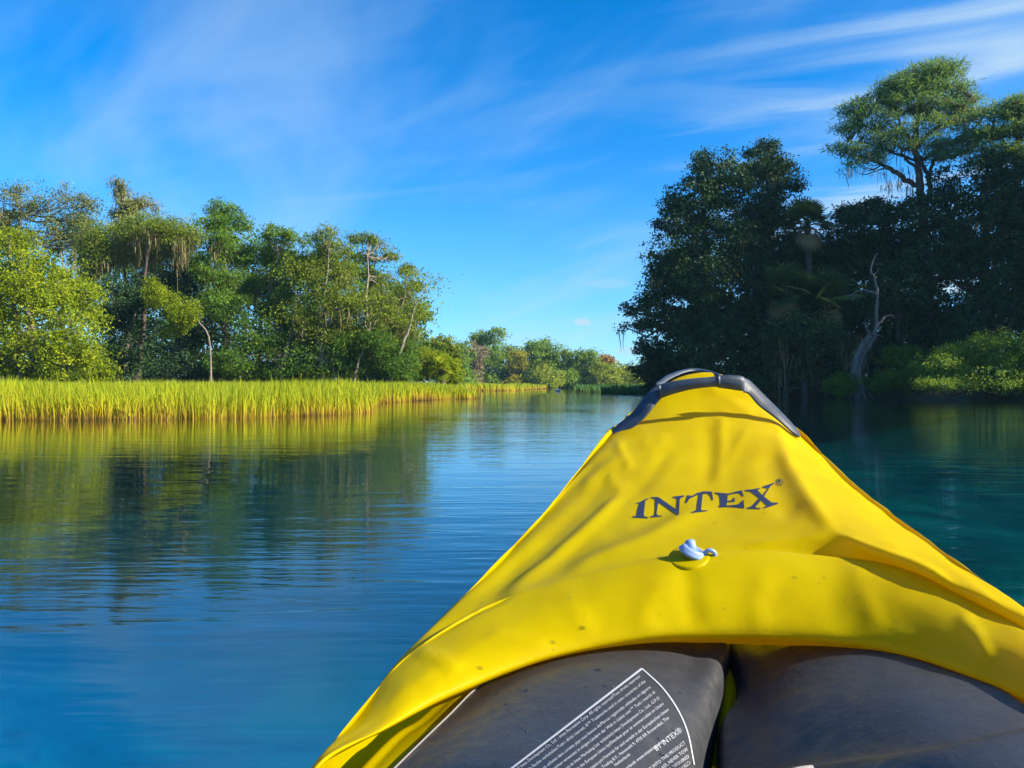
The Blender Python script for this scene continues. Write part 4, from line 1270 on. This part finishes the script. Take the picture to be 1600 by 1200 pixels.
m, n, l, out = new_mat('navy_webbing')
tcn = n.new('ShaderNodeTexCoord')
wv1 = n.new('ShaderNodeTexWave')
wv1.inputs['Scale'].default_value = 160
l.new(tcn.outputs['Object'], wv1.inputs['Vector'])
p = n.new('ShaderNodeBsdfPrincipled')
l.new(ramp(n, l, noise(n, l, tcn.outputs['Object'], 25, 4, 0.6), [(0.3, (0.012, 0.022, 0.045)), (0.7, (0.032, 0.05, 0.08))]), p.inputs['Base Color'])
p.inputs['Roughness'].default_value = 0.45
bp = n.new('ShaderNodeBump')
bp.inputs['Strength'].default_value = 0.3
bp.inputs['Distance'].default_value = 0.001
l.new(wv1.outputs[0], bp.inputs['Height'])
l.new(bp.outputs[0], p.inputs['Normal'])
l.new(p.outputs[0], out.inputs[0])
M['web'] = m
M['ink'] = simple_mat('navy_ink', (0.012, 0.02, 0.05), 0.5)
M['white_ink'] = simple_mat('white_ink', (0.29, 0.32, 0.38), 0.6)
M['seam'] = simple_mat('white_seam', (0.16, 0.16, 0.16), 0.5)
m = simple_mat('valve_plastic', (0.17, 0.26, 0.46), 0.3)
m.node_tree.nodes['Principled BSDF'].inputs['Subsurface Weight'].default_value = 0.3
m.node_tree.nodes['Principled BSDF'].inputs['Subsurface Radius'].default_value = (0.005, 0.005, 0.006)
M['valve'] = m

cover_me = mesh_from('bow_cover', (G3 - KO).reshape(-1, 3), [Qg], smooth=True)
obj('bow_cover', cover_me, M['vinyl'], kayak)
bvh_cover = BVHTree.FromPolygons([tuple(v) for v in G3.reshape(-1, 3)], [tuple(int(x) for x in q) for q in Qg])


def solid(o, th, off=-1):
    md = o.modifiers.new('thickness', 'SOLIDIFY')
    md.thickness = th
    md.offset = off
    return o


def loft(name, rws, mat, m=10, parent=None, thick=None):
    A = np.array([[kp(*q) if len(q) == 3 else kl(*q[1:]) for q in r] for r in rws])
    Gm = np.transpose(catmull(np.transpose(catmull(A, m), (1, 0, 2)), m), (1, 0, 2))
    a, b = Gm.shape[:2]
    Qm = grid_quads(a, b)
    o = obj(name, mesh_from(name, (Gm - KO).reshape(-1, 3), [Qm], smooth=True), mat, parent or kayak)
    if thick:
        solid(o, thick, 0)
    return o, Gm, Qm


# ('k', s, t, z): a point in the kayak's own frame
left_rows = [
    [('k', .25, -.33, .10), ('k', .25, -.36, .22), ('k', .25, -.32, .28), ('k', .25, -.22, .31), ('k', .25, -.12, .27), ('k', .25, -.06, .17), ('k', .25, -.08, .06)],
    [(560, 1262, .77), (600, 1250, .76), (660, 1258, .73), (850, 1262, .70), (1010, 1262, .76), (1090, 1275, .84), ('k', .9, -.03, .06)],
    [(600, 1222, .83), (620, 1199, .85), (720, 1190, .80), (880, 1190, .79), (1020, 1195, .85), (1098, 1205, .94), ('k', 1.0, -.025, .06)],
    [(685, 1140, .97), (700, 1121, .98), (800, 1104, .945), (930, 1096, .945), (1050, 1103, .99), (1117, 1143, 1.05), ('k', 1.08, -.04, .06)],
    [(748, 1082, 1.09), (760, 1066, 1.1), (850, 1046, 1.07), (960, 1036, 1.08), (1070, 1042, 1.12), (1133, 1056, 1.17), ('k', 1.2, -.035, .06)],
    [(850, 1030, 1.22), (860, 1016, 1.23), (920, 1004, 1.21), (990, 996, 1.22), (1085, 996, 1.25), (1139, 1010, 1.285), ('k', 1.3, -.01, .08)],
    [('k', 1.6, -.18, .16), ('k', 1.6, -.18, .2), ('k', 1.6, -.15, .27), ('k', 1.6, -.11, .3), ('k', 1.6, -.05, .27), ('k', 1.6, -.01, .2), ('k', 1.6, -.02, .1)],
]
lt_o, lt_G, lt_Q = loft('inner_tube', left_rows, M['pvc'], 10)
right_rows = [
    [('k', .25, -.02, .06), ('k', .25, .0, .17), ('k', .25, .06, .28), ('k', .25, .16, .34), ('k', .25, .26, .34), ('k', .25, .31, .29), ('k', .25, .30, .12)],
    [('k', .9, .0, .06), (1118, 1285, .84), (1210, 1258, .78), (1330, 1238, .72), (1500, 1222, .66), (1650, 1200, .68), (1700, 1230, .7)],
    [('k', 1.0, -.005, .06), (1122, 1215, .95), (1190, 1196, .90), (1300, 1182, .84), (1480, 1160, .78), (1630, 1136, .83), (1665, 1160, .84)],
    [('k', 1.08, .03, .06), (1123, 1146, 1.07), (1190, 1112, 1.02), (1290, 1094, .97), (1430, 1084, .92), (1560, 1080, .94), (1598, 1104, .92)],
    [('k', 1.2, .03, .06), (1149, 1100, 1.16), (1192, 1058, 1.14), (1290, 1034, 1.10), (1400, 1030, 1.07), (1500, 1038, 1.07), (1540, 1058, 1.04)],
    [('k', 1.3, .0, .08), (1133, 1010, 1.285), (1190, 1000, 1.27), (1270, 990, 1.25), (1360, 985, 1.21), (1430, 994, 1.2), (1470, 1016, 1.18)],
    [('k', 1.6, .01, .1), ('k', 1.6, .01, .2), ('k', 1.6, .05, .28), ('k', 1.6, .11, .32), ('k', 1.6, .15, .29), ('k', 1.6, .17, .22), ('k', 1.6, .17, .16)],
]
rt_o, rt_G, rt_Q = loft('inner_tube', right_rows, M['pvc'], 10)
# yellow outer chambers, seen as a strip beyond the grey tubes
loft('side_chamber', [
    [('k', -.9, -.36, .30), ('k', -.9, -.40, .32), ('k', -.9, -.45, .27), ('k', -.9, -.46, .1), ('k', -.9, -.38, -.05)],
    [('k', .25, -.36, .24), ('k', .25, -.39, .27), ('k', .25, -.44, .24), ('k', .25, -.47, .1), ('k', .25, -.38, -.05)],
    [(618, 1202, .853), (590, 1196, .87), (566, 1206, .88), ('k', .88, -.425, .12), ('k', .88, -.36, -.05)],
    [(699, 1124, .982), (672, 1124, 1.0), (648, 1136, 1.02), ('k', 1.02, -.42, .12), ('k', 1.02, -.36, -.05)],
    [(759, 1068, 1.102), (738, 1066, 1.12), (715, 1078, 1.14), ('k', 1.14, -.39, .12), ('k', 1.14, -.33, -.05)],
    [(858, 1018, 1.232), (838, 1016, 1.25), (815, 1030, 1.27), ('k', 1.26, -.34, .12), ('k', 1.26, -.3, -.05)],
], M['vinyl'], 8)
loft('side_chamber', [
    [('k', -.9, .31, .32), ('k', -.9, .35, .35), ('k', -.9, .40, .3), ('k', -.9, .42, .12), ('k', -.9, .34, -.05)],
    [('k', .25, .31, .31), ('k', .25, .34, .345), ('k', .25, .39, .31), ('k', .25, .41, .12), ('k', .25, .34, -.05)],
    [(1666, 1158, .84), (1690, 1140, .86), (1720, 1150, .88), ('k', .88, .38, .15), ('k', .88, .33, -.05)],
    [(1598, 1102, .922), (1628, 1094, .93), (1655, 1100, .95), ('k', .95, .37, .15), ('k', .95, .32, -.05)],
    [(1540, 1056, 1.042), (1562, 1046, 1.06), (1590, 1056, 1.08), ('k', 1.08, .33, .15), ('k', 1.08, .3, -.05)],
    [(1470, 1014, 1.182), (1490, 1008, 1.2), (1510, 1016, 1.22), ('k', 1.2, .29, .15), ('k', 1.2, .27, -.05)],
], M['vinyl'], 8)
# aft hull and stern so that the boat is whole behind the paddler
loft('stern', [[('k', -.88, -.42, .31), ('k', -.88, -.2, .34), ('k', -.88, 0, .35), ('k', -.88, .2, .36), ('k', -.88, .40, .33)],
               [('k', -1.15, -.36, .34), ('k', -1.15, -.18, .4), ('k', -1.15, 0, .42), ('k', -1.15, .18, .41), ('k', -1.15, .34, .35)],
               [('k', -1.4, -.2, .4), ('k', -1.42, -.1, .46), ('k', -1.43, 0, .48), ('k', -1.42, .1, .46), ('k', -1.4, .2, .4)],
               [('k', -1.4, -.2, .1), ('k', -1.48, -.1, .1), ('k', -1.5, 0, .1), ('k', -1.48, .1, .1), ('k', -1.4, .2, .1)],
               [('k', -1.2, -.3, -.06), ('k', -1.25, -.1, -.06), ('k', -1.25, 0, -.06), ('k', -1.25, .1, -.06), ('k', -1.2, .3, -.06)]], M['vinyl'], 6)
loft('added_gap_strip', [[(x - 16, y, s), (x, y - 3, s - .01), (x + 16, y, s)] for x, y, s in ((1134, 1020, 1.30), (1136, 1060, 1.205), (1136, 1105, 1.15), (1127, 1150, 1.09), (1118, 1200, 1.03))], M['vinyl'], 6)  # strip added between the tubes, standing in for light through the yellow hull
fl = [[('k', s, t, z + 0.012 * (i % 2)) for i, (t, z) in enumerate(zip(np.linspace(-w_, w_, 9), [0.05] * 9))] for s, w_ in ((-1.1, .30), (-.5, .36), (.3, .36), (.9, .33), (1.3, .27), (1.7, .15), (2.0, .03))]
loft('floor', fl, M['vinyl'], 5)
g = Geo()
seamL = catmull(np.array([kp(*q) for q in ((600, 1220, .83), (620, 1199, .85), (700, 1121, .98), (760, 1066, 1.1), (860, 1016, 1.23))]), 8)
g.tube(seamL + np.array([-.001, 0, .001]) - KO, np.full(len(seamL), 0.0013), 6)
obj('seam', g.me('seam'), M['seam'], kayak)

# ---- grab handle
gh = empty('grab_handle')
gh.parent = kayak


def ribbon(name, e1, e2, th=0.004, m=8, mat='web'):
    A = np.array([[kp(*a), (kp(*a) + kp(*b)) / 2, kp(*b)] for a, b in zip(e1, e2)])
    A[:, 1] += unit(np.array([0, -1, 0.4])) * 0.003
    Gm = catmull(A, m)
    Gm = np.transpose(catmull(np.transpose(Gm, (1, 0, 2)), 4), (1, 0, 2))
    a, b = Gm.shape[:2]
    o = obj(name, mesh_from(name, (Gm - KO).reshape(-1, 3), [grid_quads(a, b)], smooth=True), M[mat], gh)
    solid(o, th, 0)
    return o


ribbon('strap', [(950, 680, 1.975), (968, 662, 1.98), (988, 645, 1.985), (1004, 625, 1.99), (1016, 610, 2.0), (1030, 600, 2.005)],
       [(952, 683, 1.97), (985, 670, 1.965), (1004, 656, 1.965), (1018, 640, 1.97), (1030, 626, 1.985), (1034, 622, 1.99)], 0.004)
ribbon('strap', [(1160, 590, 2.0), (1172, 596, 2.01), (1196, 620, 2.0), (1222, 646, 1.985), (1242, 668, 1.975), (1250, 680, 1.97)],
       [(1162, 613, 1.985), (1170, 616, 1.99), (1186, 634, 1.98), (1214, 655, 1.965), (1238, 676, 1.955), (1249, 683, 1.95)], 0.004)
ribbon('strap', [(1024, 600, 2.05), (1045, 586, 2.14), (1075, 577, 2.2), (1100, 578, 2.2), (1126, 586, 2.15)],
       [(1028, 606, 2.05), (1050, 591, 2.13), (1076, 581, 2.19), (1100, 582, 2.19), (1124, 589, 2.14)], 0.004)
ribbon('strap', [(995, 640, 2.06), (985, 650, 2.06), (975, 665, 2.05)], [(1002, 640, 2.04), (990, 658, 2.03), (982, 662, 2.03)], 0.003)
# grip sleeve: flattened tube
gc = [(1030, 612, 1.985, .0185), (1050, 606, 1.98, .0165), (1080, 600, 1.975, .0135), (1108, 597, 1.975, .0125), (1121, 596, 1.975, .0135)]
gc2 = [(1122, 596, 1.973, .0155), (1140, 597, 1.973, .0175), (1157, 599, 1.975, .0185), (1162, 600, 1.98, .017)]
for nm, cc in (('grip', gc), ('grip_sleeve', gc2)):
    Cc = catmull(np.array([np.append(kp(a, b, s), r_) for a, b, s, r_ in cc]), 6)
    ang = np.linspace(0, 2 * np.pi, 15)[:-1]
    ring = []
    for q in Cc:
        ring.append(q[:3] + np.outer(np.sin(ang), np.array([0, -0.10, 1.0])) * q[3] + np.outer(np.cos(ang), np.array([0.05, 1.0, 0.1])) * 0.010)
    ring = np.array(ring)
    a, b = ring.shape[:2]
    i = np.arange(a - 1)[:, None]
    j = np.arange(b)[None, :]
    Qr = np.stack([i * b + j, i * b + (j + 1) % b, (i + 1) * b + (j + 1) % b, (i + 1) * b + j], -1).reshape(-1, 4)
    caps = np.stack([np.stack([np.full(b // 2 - 1, 0), np.arange(1, b // 2), np.arange(2, b // 2 + 1), np.arange(2, b // 2 + 1)], -1)])[0]
    obj(nm, mesh_from(nm, (ring - KO).reshape(-1, 3), [Qr, np.array([list(range(b))]), np.array([list(range((a - 1) * b, a * b))])], smooth=False), M['web'], gh)

# ---- printed name on the cover
LET = [
    [(178, 356), (215, 345), (250, 325), (288, 310), (280, 322), (258, 335), (250, 400), (245, 445), (250, 465), (282, 472), (278, 482), (145, 475), (150, 466), (182, 460), (186, 440), (200, 372), (212, 357), (182, 362)],
    [(308, 305), (350, 303), (372, 308), (515, 408), (522, 330), (515, 315), (487, 313), (488, 301), (578, 290), (582, 300), (555, 310), (545, 325), (538, 452), (525, 453), (365, 350), (352, 440), (360, 458), (396, 458), (393, 467),
     (298, 476), (300, 466), (328, 458), (335, 440), (338, 330), (330, 318), (305, 315)],
    [(590, 355), (592, 345), (605, 290), (650, 293), (690, 270), (740, 257), (800, 258), (815, 262), (823, 330), (812, 333), (800, 300), (775, 275), (735, 282), (722, 410), (735, 415), (775, 413), (773, 422), (690, 432), (640, 438),
     (638, 430), (670, 420), (685, 405), (700, 285), (665, 300), (625, 320), (603, 355)],
    [(835, 265), (950, 275), (1000, 262), (1060, 248), (1080, 300), (1068, 300), (1045, 275), (1000, 275), (945, 290), (940, 335), (975, 335), (990, 315), (1002, 303), (1003, 345), (990, 345), (975, 345), (938, 348), (935, 375), (975, 372),
     (1035, 365), (1065, 335), (1078, 332), (1083, 400), (1000, 390), (930, 387), (880, 392), (868, 385), (880, 370), (875, 300), (862, 283), (838, 275)],
    [(1088, 245), (1150, 240), (1210, 228), (1212, 238), (1190, 243), (1232, 290), (1275, 235), (1262, 232), (1232, 228), (1240, 215), (1330, 185), (1330, 195), (1300, 215), (1245, 300), (1310, 350), (1365, 352), (1360, 363), (1280, 390),
     (1242, 400), (1242, 390), (1268, 378), (1225, 330), (1175, 385), (1185, 395), (1218, 393), (1215, 405), (1105, 402), (1103, 395), (1145, 380), (1205, 315), (1135, 260), (1090, 255)],
    [(1362, 198), (1366, 162), (1384, 162), (1388, 170), (1382, 178), (1390, 198), (1384, 198), (1377, 181), (1371, 180), (1368, 198)],
]


def onto(bvh, x, y, off):
    D = Vector(((x - 800) / F, 1.0, (HOR - y) / F)).normalized()
    hit, nrm, idx, dist = bvh.ray_cast(Vector((0, 0, CAMZ)), D)
    if hit is None:
        return None
    if nrm.dot(D) > 0:
        nrm = -nrm
    return hit + nrm * off


def print_mesh(name, polys, bvh, off, cuts, mat, parent):
    bm = bmesh.new()
    for pl in polys:
        vs_ = [bm.verts.new((a, b, 0)) for a, b in pl]
        for tri in tessellate_polygon([[Vector((a, b, 0)) for a, b in pl]]):
            bm.faces.new([vs_[i_] for i_ in tri])
    if cuts:
        for _ in range(cuts):
            bmesh.ops.subdivide_edges(bm, edges=[e for e in bm.edges if e.calc_length() > 3.0], cuts=1)
            bmesh.ops.triangulate(bm, faces=bm.faces[:])
    bad = []
    for v in bm.verts:
        h_ = onto(bvh, v.co.x, v.co.y, off)
        if h_ is None:
            bad.append(v)
        else:
            v.co = h_ - Vector(KO)
    bmesh.ops.delete(bm, geom=bad, context='VERTS')
    me = bpy.data.meshes.new(name)
    bm.to_mesh(me)
    bm.free()
    return obj(name, me, mat, parent)


polys = [[(960 + a / 5.3333, 720 + b / 5.3333) for a, b in pl] for pl in LET]
for k in range(18):
    a0, a1 = 2 * math.pi * k / 18, 2 * math.pi * (k + 1) / 18
    cx_, cy_ = 960 + 1376 / 5.3333, 720 + 180 / 5.3333
    polys.append([(cx_ + r_ * math.cos(a_), cy_ + r_ * math.sin(a_)) for a_, r_ in ((a0, 5.6), (a1, 5.6), (a1, 4.5), (a0, 4.5))])
for pl, nm in [(polys[i], 'letter') for i in range(5)]:
    print_mesh(nm, [pl], bvh_cover, 0.0008, 3, M['ink'], kayak)
print_mesh('registered_mark', polys[5:], bvh_cover, 0.0008, 0, M['ink'], kayak)

# ---- white warning print on the left inner tube
bvh_tube = BVHTree.FromPolygons([tuple(v) for v in lt_G.reshape(-1, 3)], [tuple(int(x) for x in q) for q in lt_Q])


def text_polys(txt, size):
    cu = bpy.data.curves.new('print_text', 'FONT')
    cu.body = txt
    cu.size = size
    cu.align_x = 'RIGHT'
    cu.resolution_u = 2
    o = bpy.data.objects.new('print_text', cu)
    C.objects.link(o)
    bpy.context.view_layer.update()
    me = bpy.data.meshes.new_from_object(o.evaluated_get(bpy.context.evaluated_depsgraph_get()))
    V = np.array([v.co[:2] for v in me.vertices])
    fs = [list(p_.vertices) for p_ in me.polygons]
    bpy.data.objects.remove(o)
    bpy.data.curves.remove(cu)
    bpy.data.meshes.remove(me)
    return V, fs


wl_ = empty('warning_print')
wl_.parent = kayak
LINES = [('\u00a9 Intex Development Co., Ltd. - Intex Recreation Corp. All rights reserved/Tous droits r\u00e9serv\u00e9s/', 1001, 1058, 5.6), ('Todos los derechos reservados/Alle Rechte vorbehalten/Tutti i diritti riservati. \u00ae\u2122 Trademarks used in some countries of the', 1009, 1066, 5.6),
         ('world under license from/Marques utilis\u00e9es dans certains pays sous licence de/Marcas registradas utilizadas en algunos', 1017, 1075, 5.6), ('pa\u00edses del mundo bajo licencia de/Warenzeichen verwendet in einigen L\u00e4ndern der Welt in Lizenz von/\u2122 Tutti i marchi di', 1024, 1083, 5.6),
         ('fabbrica utilizzati in alcuni paesi su licenza da Intex Marketing Ltd. to/\u00e0/a/an/a Intex Development Co., Ltd., G.P.O', 1031, 1092, 5.6), ('Box 28829, Hong Kong. Distributed in the European Union by/Distribu\u00e9 pour et commercialis\u00e9 en Union', 1037, 1101, 5.6),
         ('Europ\u00e9enne par/Distribuido en la Uni\u00f3n Europea por/Vertrieb f\u00fcr und verteilt in der Europ\u00e4ischen Union', 1045, 1110, 5.6), ('durch Intex Trading B.V., Venneveld 9, 4705 RR Roosendaal, The', 1045, 1123, 5.6), ('Netherlands', 985, 1180, 5.6), ('Netherlands www.intexcorp.com', 1038, 1158, 6.0),
         ('BY INTEX\u00ae', 1066, 1143, 9.5), ('NEVER TOW INTO THIS PRODUCT', 1071, 1162, 6), ('BEHIND GLASS, NEVER TOW', 1075, 1172, 6), ('ATTENTION IS REQUIRED', 1077, 1183, 6), ('ALWAYS USED', 1079, 1193, 6)]
ux = np.array([0.795, -0.607])
up_ = np.array([-0.607, -0.795])
bm = bmesh.new()
for txt, ex, ey, sz in LINES:
    V, fs = text_polys(txt, sz * 1.35)
    pts2 = np.array([ex, ey]) + V[:, :1] * ux * 0.80 + V[:, 1:] * up_ * 0.95
    vmap = {}
    for f in fs:
        if any(pts2[i_, 1] > 1235 for i_ in f):
            continue
        vv = []
        for i_ in f:
            if i_ not in vmap:
                h_ = onto(bvh_tube, pts2[i_, 0], pts2[i_, 1], 0.0007)
                vmap[i_] = bm.verts.new(h_ - Vector(KO)) if h_ is not None else None
            vv.append(vmap[i_])
        if None in vv or len(set(vv)) < 3:
            continue
        try:
            bm.faces.new(vv)
        except ValueError:
            pass
me = bpy.data.meshes.new('small_print')
bm.to_mesh(me)
bm.free()
tag(obj('small_print', me, M['white_ink'], wl_), kind='stuff')


def band(name, pts, w_):
    P2 = catmull(np.array(pts, dtype=float), 8)
    T2 = np.gradient(P2, axis=0)
    T2 /= np.linalg.norm(T2, axis=1)[:, None]
    N2 = np.stack([-T2[:, 1], T2[:, 0]], 1) * w_ / 2
    pol = [[tuple(P2[i_] - N2[i_]), tuple(P2[i_ + 1] - N2[i_ + 1]), tuple(P2[i_ + 1] + N2[i_ + 1]), tuple(P2[i_] + N2[i_])] for i_ in range(len(P2) - 1)]
    return print_mesh(name, pol, bvh_tube, 0.0007, 0, M['white_ink'], wl_)


band('border', [(770, 1223), (805, 1197), (900, 1124), (1003, 1045)], 3.2)
band('border', [(1003, 1045), (1034, 1074), (1058, 1108), (1074, 1145), (1084, 1195)], 2.0)

# ---- air valve on the cover
av = empty('air_valve')
av.parent = kayak
vc = onto(bvh_cover, 1084, 868, 0.0)
g = Geo()
ang = np.linspace(0, 2 * np.pi, 21)[:-1]


def lathe(name, ctr, axis, prof, mat, squash=1.0, n_=20):
    ax = unit(np.array(axis, float))
    u_ = unit(np.cross(ax, [0, 1, 0.1]))
    v_ = np.cross(ax, u_)
    an = np.linspace(0, 2 * np.pi, n_ + 1)[:-1]
    rg = np.array([np.array(ctr) + ax * h_ + r_ * (np.outer(np.cos(an), u_) + np.outer(np.sin(an), v_) * squash) for r_, h_ in prof])
    a, b = rg.shape[:2]
    i = np.arange(a - 1)[:, None]
    j = np.arange(b)[None, :]
    Qr = np.stack([i * b + j, i * b + (j + 1) % b, (i + 1) * b + (j + 1) % b, (i + 1) * b + j], -1).reshape(-1, 4)
    return obj(name, mesh_from(name, (rg - KO).reshape(-1, 3), [Qr], smooth=True), mat, av)


vcn = np.array(vc)
vnn = unit(np.array(onto(bvh_cover, 1076, 870, 0.01) - onto(bvh_cover, 1076, 870, 0.0)))
lathe('valve_flange', np.array(onto(bvh_cover, 1076, 870, 0.0)), vnn, [(0.033, -.005), (0.032, 0.0006), (0.029, 0.0014), (0.012, 0.0012), (0.0005, 0.0012)], M['vinyl'])
lathe('valve_cap', vcn + np.array([-.004, 0, .002]), (0.42, -.25, 1), [(0.015, -.003), (0.022, 0.001), (0.0225, 0.0035), (0.0205, 0.005), (0.0195, 0.0085), (0.016, 0.0115), (0.0135, 0.0118), (0.013, 0.0095), (0.0005, 0.0095)], M['valve'], 0.8)
lathe('valve_nub', vcn + np.array([-.004, .004, .014]), (-0.25, .1, 1), [(0.008, -.004), (0.009, 0.006), (0.006, 0.010), (0.0004, 0.011)], M['valve'])
g = Geo()
an = np.linspace(0, 2 * np.pi, 21)
tabc = vcn + np.array([0.024, -.006, .003]) - KO
tax, tay = unit(np.array([1, -.1, -.25])), unit(np.array([0.25, -.4, 1]))
g.tube(tabc + np.outer(np.cos(an), tax) * 0.0075 + np.outer(np.sin(an), tay) * 0.0075, np.full(21, 0.0036), 8)
obj('valve_tab', g.me('valve_tab'), M['valve'], av)

# ---- water drops on cover and tubes
m, n, l, out = new_mat('water_drop')
p = n.new('ShaderNodeBsdfPrincipled')
p.inputs['Base Color'].default_value = (0.9, 0.95, 1, 1)
p.inputs['Roughness'].default_value = 0.02
p.inputs['Transmission Weight'].default_value = 1.0
p.inputs['IOR'].default_value = 1.33
l.new(p.outputs[0], out.inputs[0])
M['drop'] = m
Vs, Qs, n0 = [], [], 0
for bv, box, cnt in ((bvh_cover, (640, 660, 1560, 1060), 120), (bvh_tube, (640, 1030, 1080, 1199), 60)):
    for _ in range(cnt):
        x_, y_ = rng.uniform(box[0], box[2]), rng.uniform(box[1], box[3])
        hpt = onto(bv, x_, y_, 0.0)
        h2 = onto(bv, x_, y_, 0.01)
        if hpt is None:
            continue
        nv = unit(np.array(h2 - hpt))
        if nv @ np.array([0, -0.6, 0.8]) < 0.3:
            continue
        r_ = 0.0011 + 0.0022 * rng.random() ** 3
        u_ = unit(np.cross(nv, [0.3, 0.9, 0.1]))
        v_ = np.cross(nv, u_)
        an = np.arange(10) / 10 * 2 * np.pi
        st = 1 + rng.random() * 0.7
        for i_, (rr_, hh_) in enumerate(((1.0, -0.1), (0.93, 0.28), (0.6, 0.55), (0.05, 0.68))):
            Vs.append(np.array(hpt) + nv * hh_ * r_ * 0.8 + r_ * rr_ * (np.outer(np.cos(an), u_) * st + np.outer(np.sin(an), v_)))
        for i_ in range(3):
            jj = np.arange(10)
            Qs.append(np.stack([i_ * 10 + jj, i_ * 10 + (jj + 1) % 10, (i_ + 1) * 10 + (jj + 1) % 10, (i_ + 1) * 10 + jj], -1) + n0)
        n0 += 40
tag(obj('water_drops', mesh_from('water_drops', np.concatenate(Vs) - KO, [np.concatenate(Qs)], smooth=True), M['drop'], kayak), kind='stuff')

# ---- pale cloth lying in the cockpit at the bottom of the view
m, n, l, out = new_mat('cream_cloth')
tcn = n.new('ShaderNodeTexCoord')
p = n.new('ShaderNodeBsdfPrincipled')
p.inputs['Base Color'].default_value = (0.42, 0.39, 0.34, 1)
p.inputs['Roughness'].default_value = 0.9
bp = n.new('ShaderNodeBump')
bp.inputs['Strength'].default_value = 0.4
bp.inputs['Distance'].default_value = 0.002
l.new(noise(n, l, tcn.outputs['Object'], 300, 2), bp.inputs['Height'])
l.new(bp.outputs[0], p.inputs['Normal'])
l.new(p.outputs[0], out.inputs[0])
A = []
for s_, zt, wid in ((.83, .304, .8), (.82, .314, .9), (.79, .3225, 1.0), (.70, .328, 1.0), (.55, .345, 1.0), (.45, .335, .95), (.44, .32, .9)):
    A.append([kl(s_ - 0.05 * abs(u_) ** 2.5, 0.105 + 0.095 * u_ * wid, zt - 0.012 * u_ ** 4) for u_ in np.linspace(-1, 1, 9)])
Gm = np.transpose(catmull(np.transpose(catmull(np.array(A), 5), (1, 0, 2)), 4), (1, 0, 2))
o = obj('folded_cloth', mesh_from('folded_cloth', Gm.reshape(-1, 3), [grid_quads(*Gm.shape[:2])], smooth=True), m)
solid(o, 0.012, -1)
tag(o, 'cream cloth edge lying on the grey tube in the kayak', 'cloth')
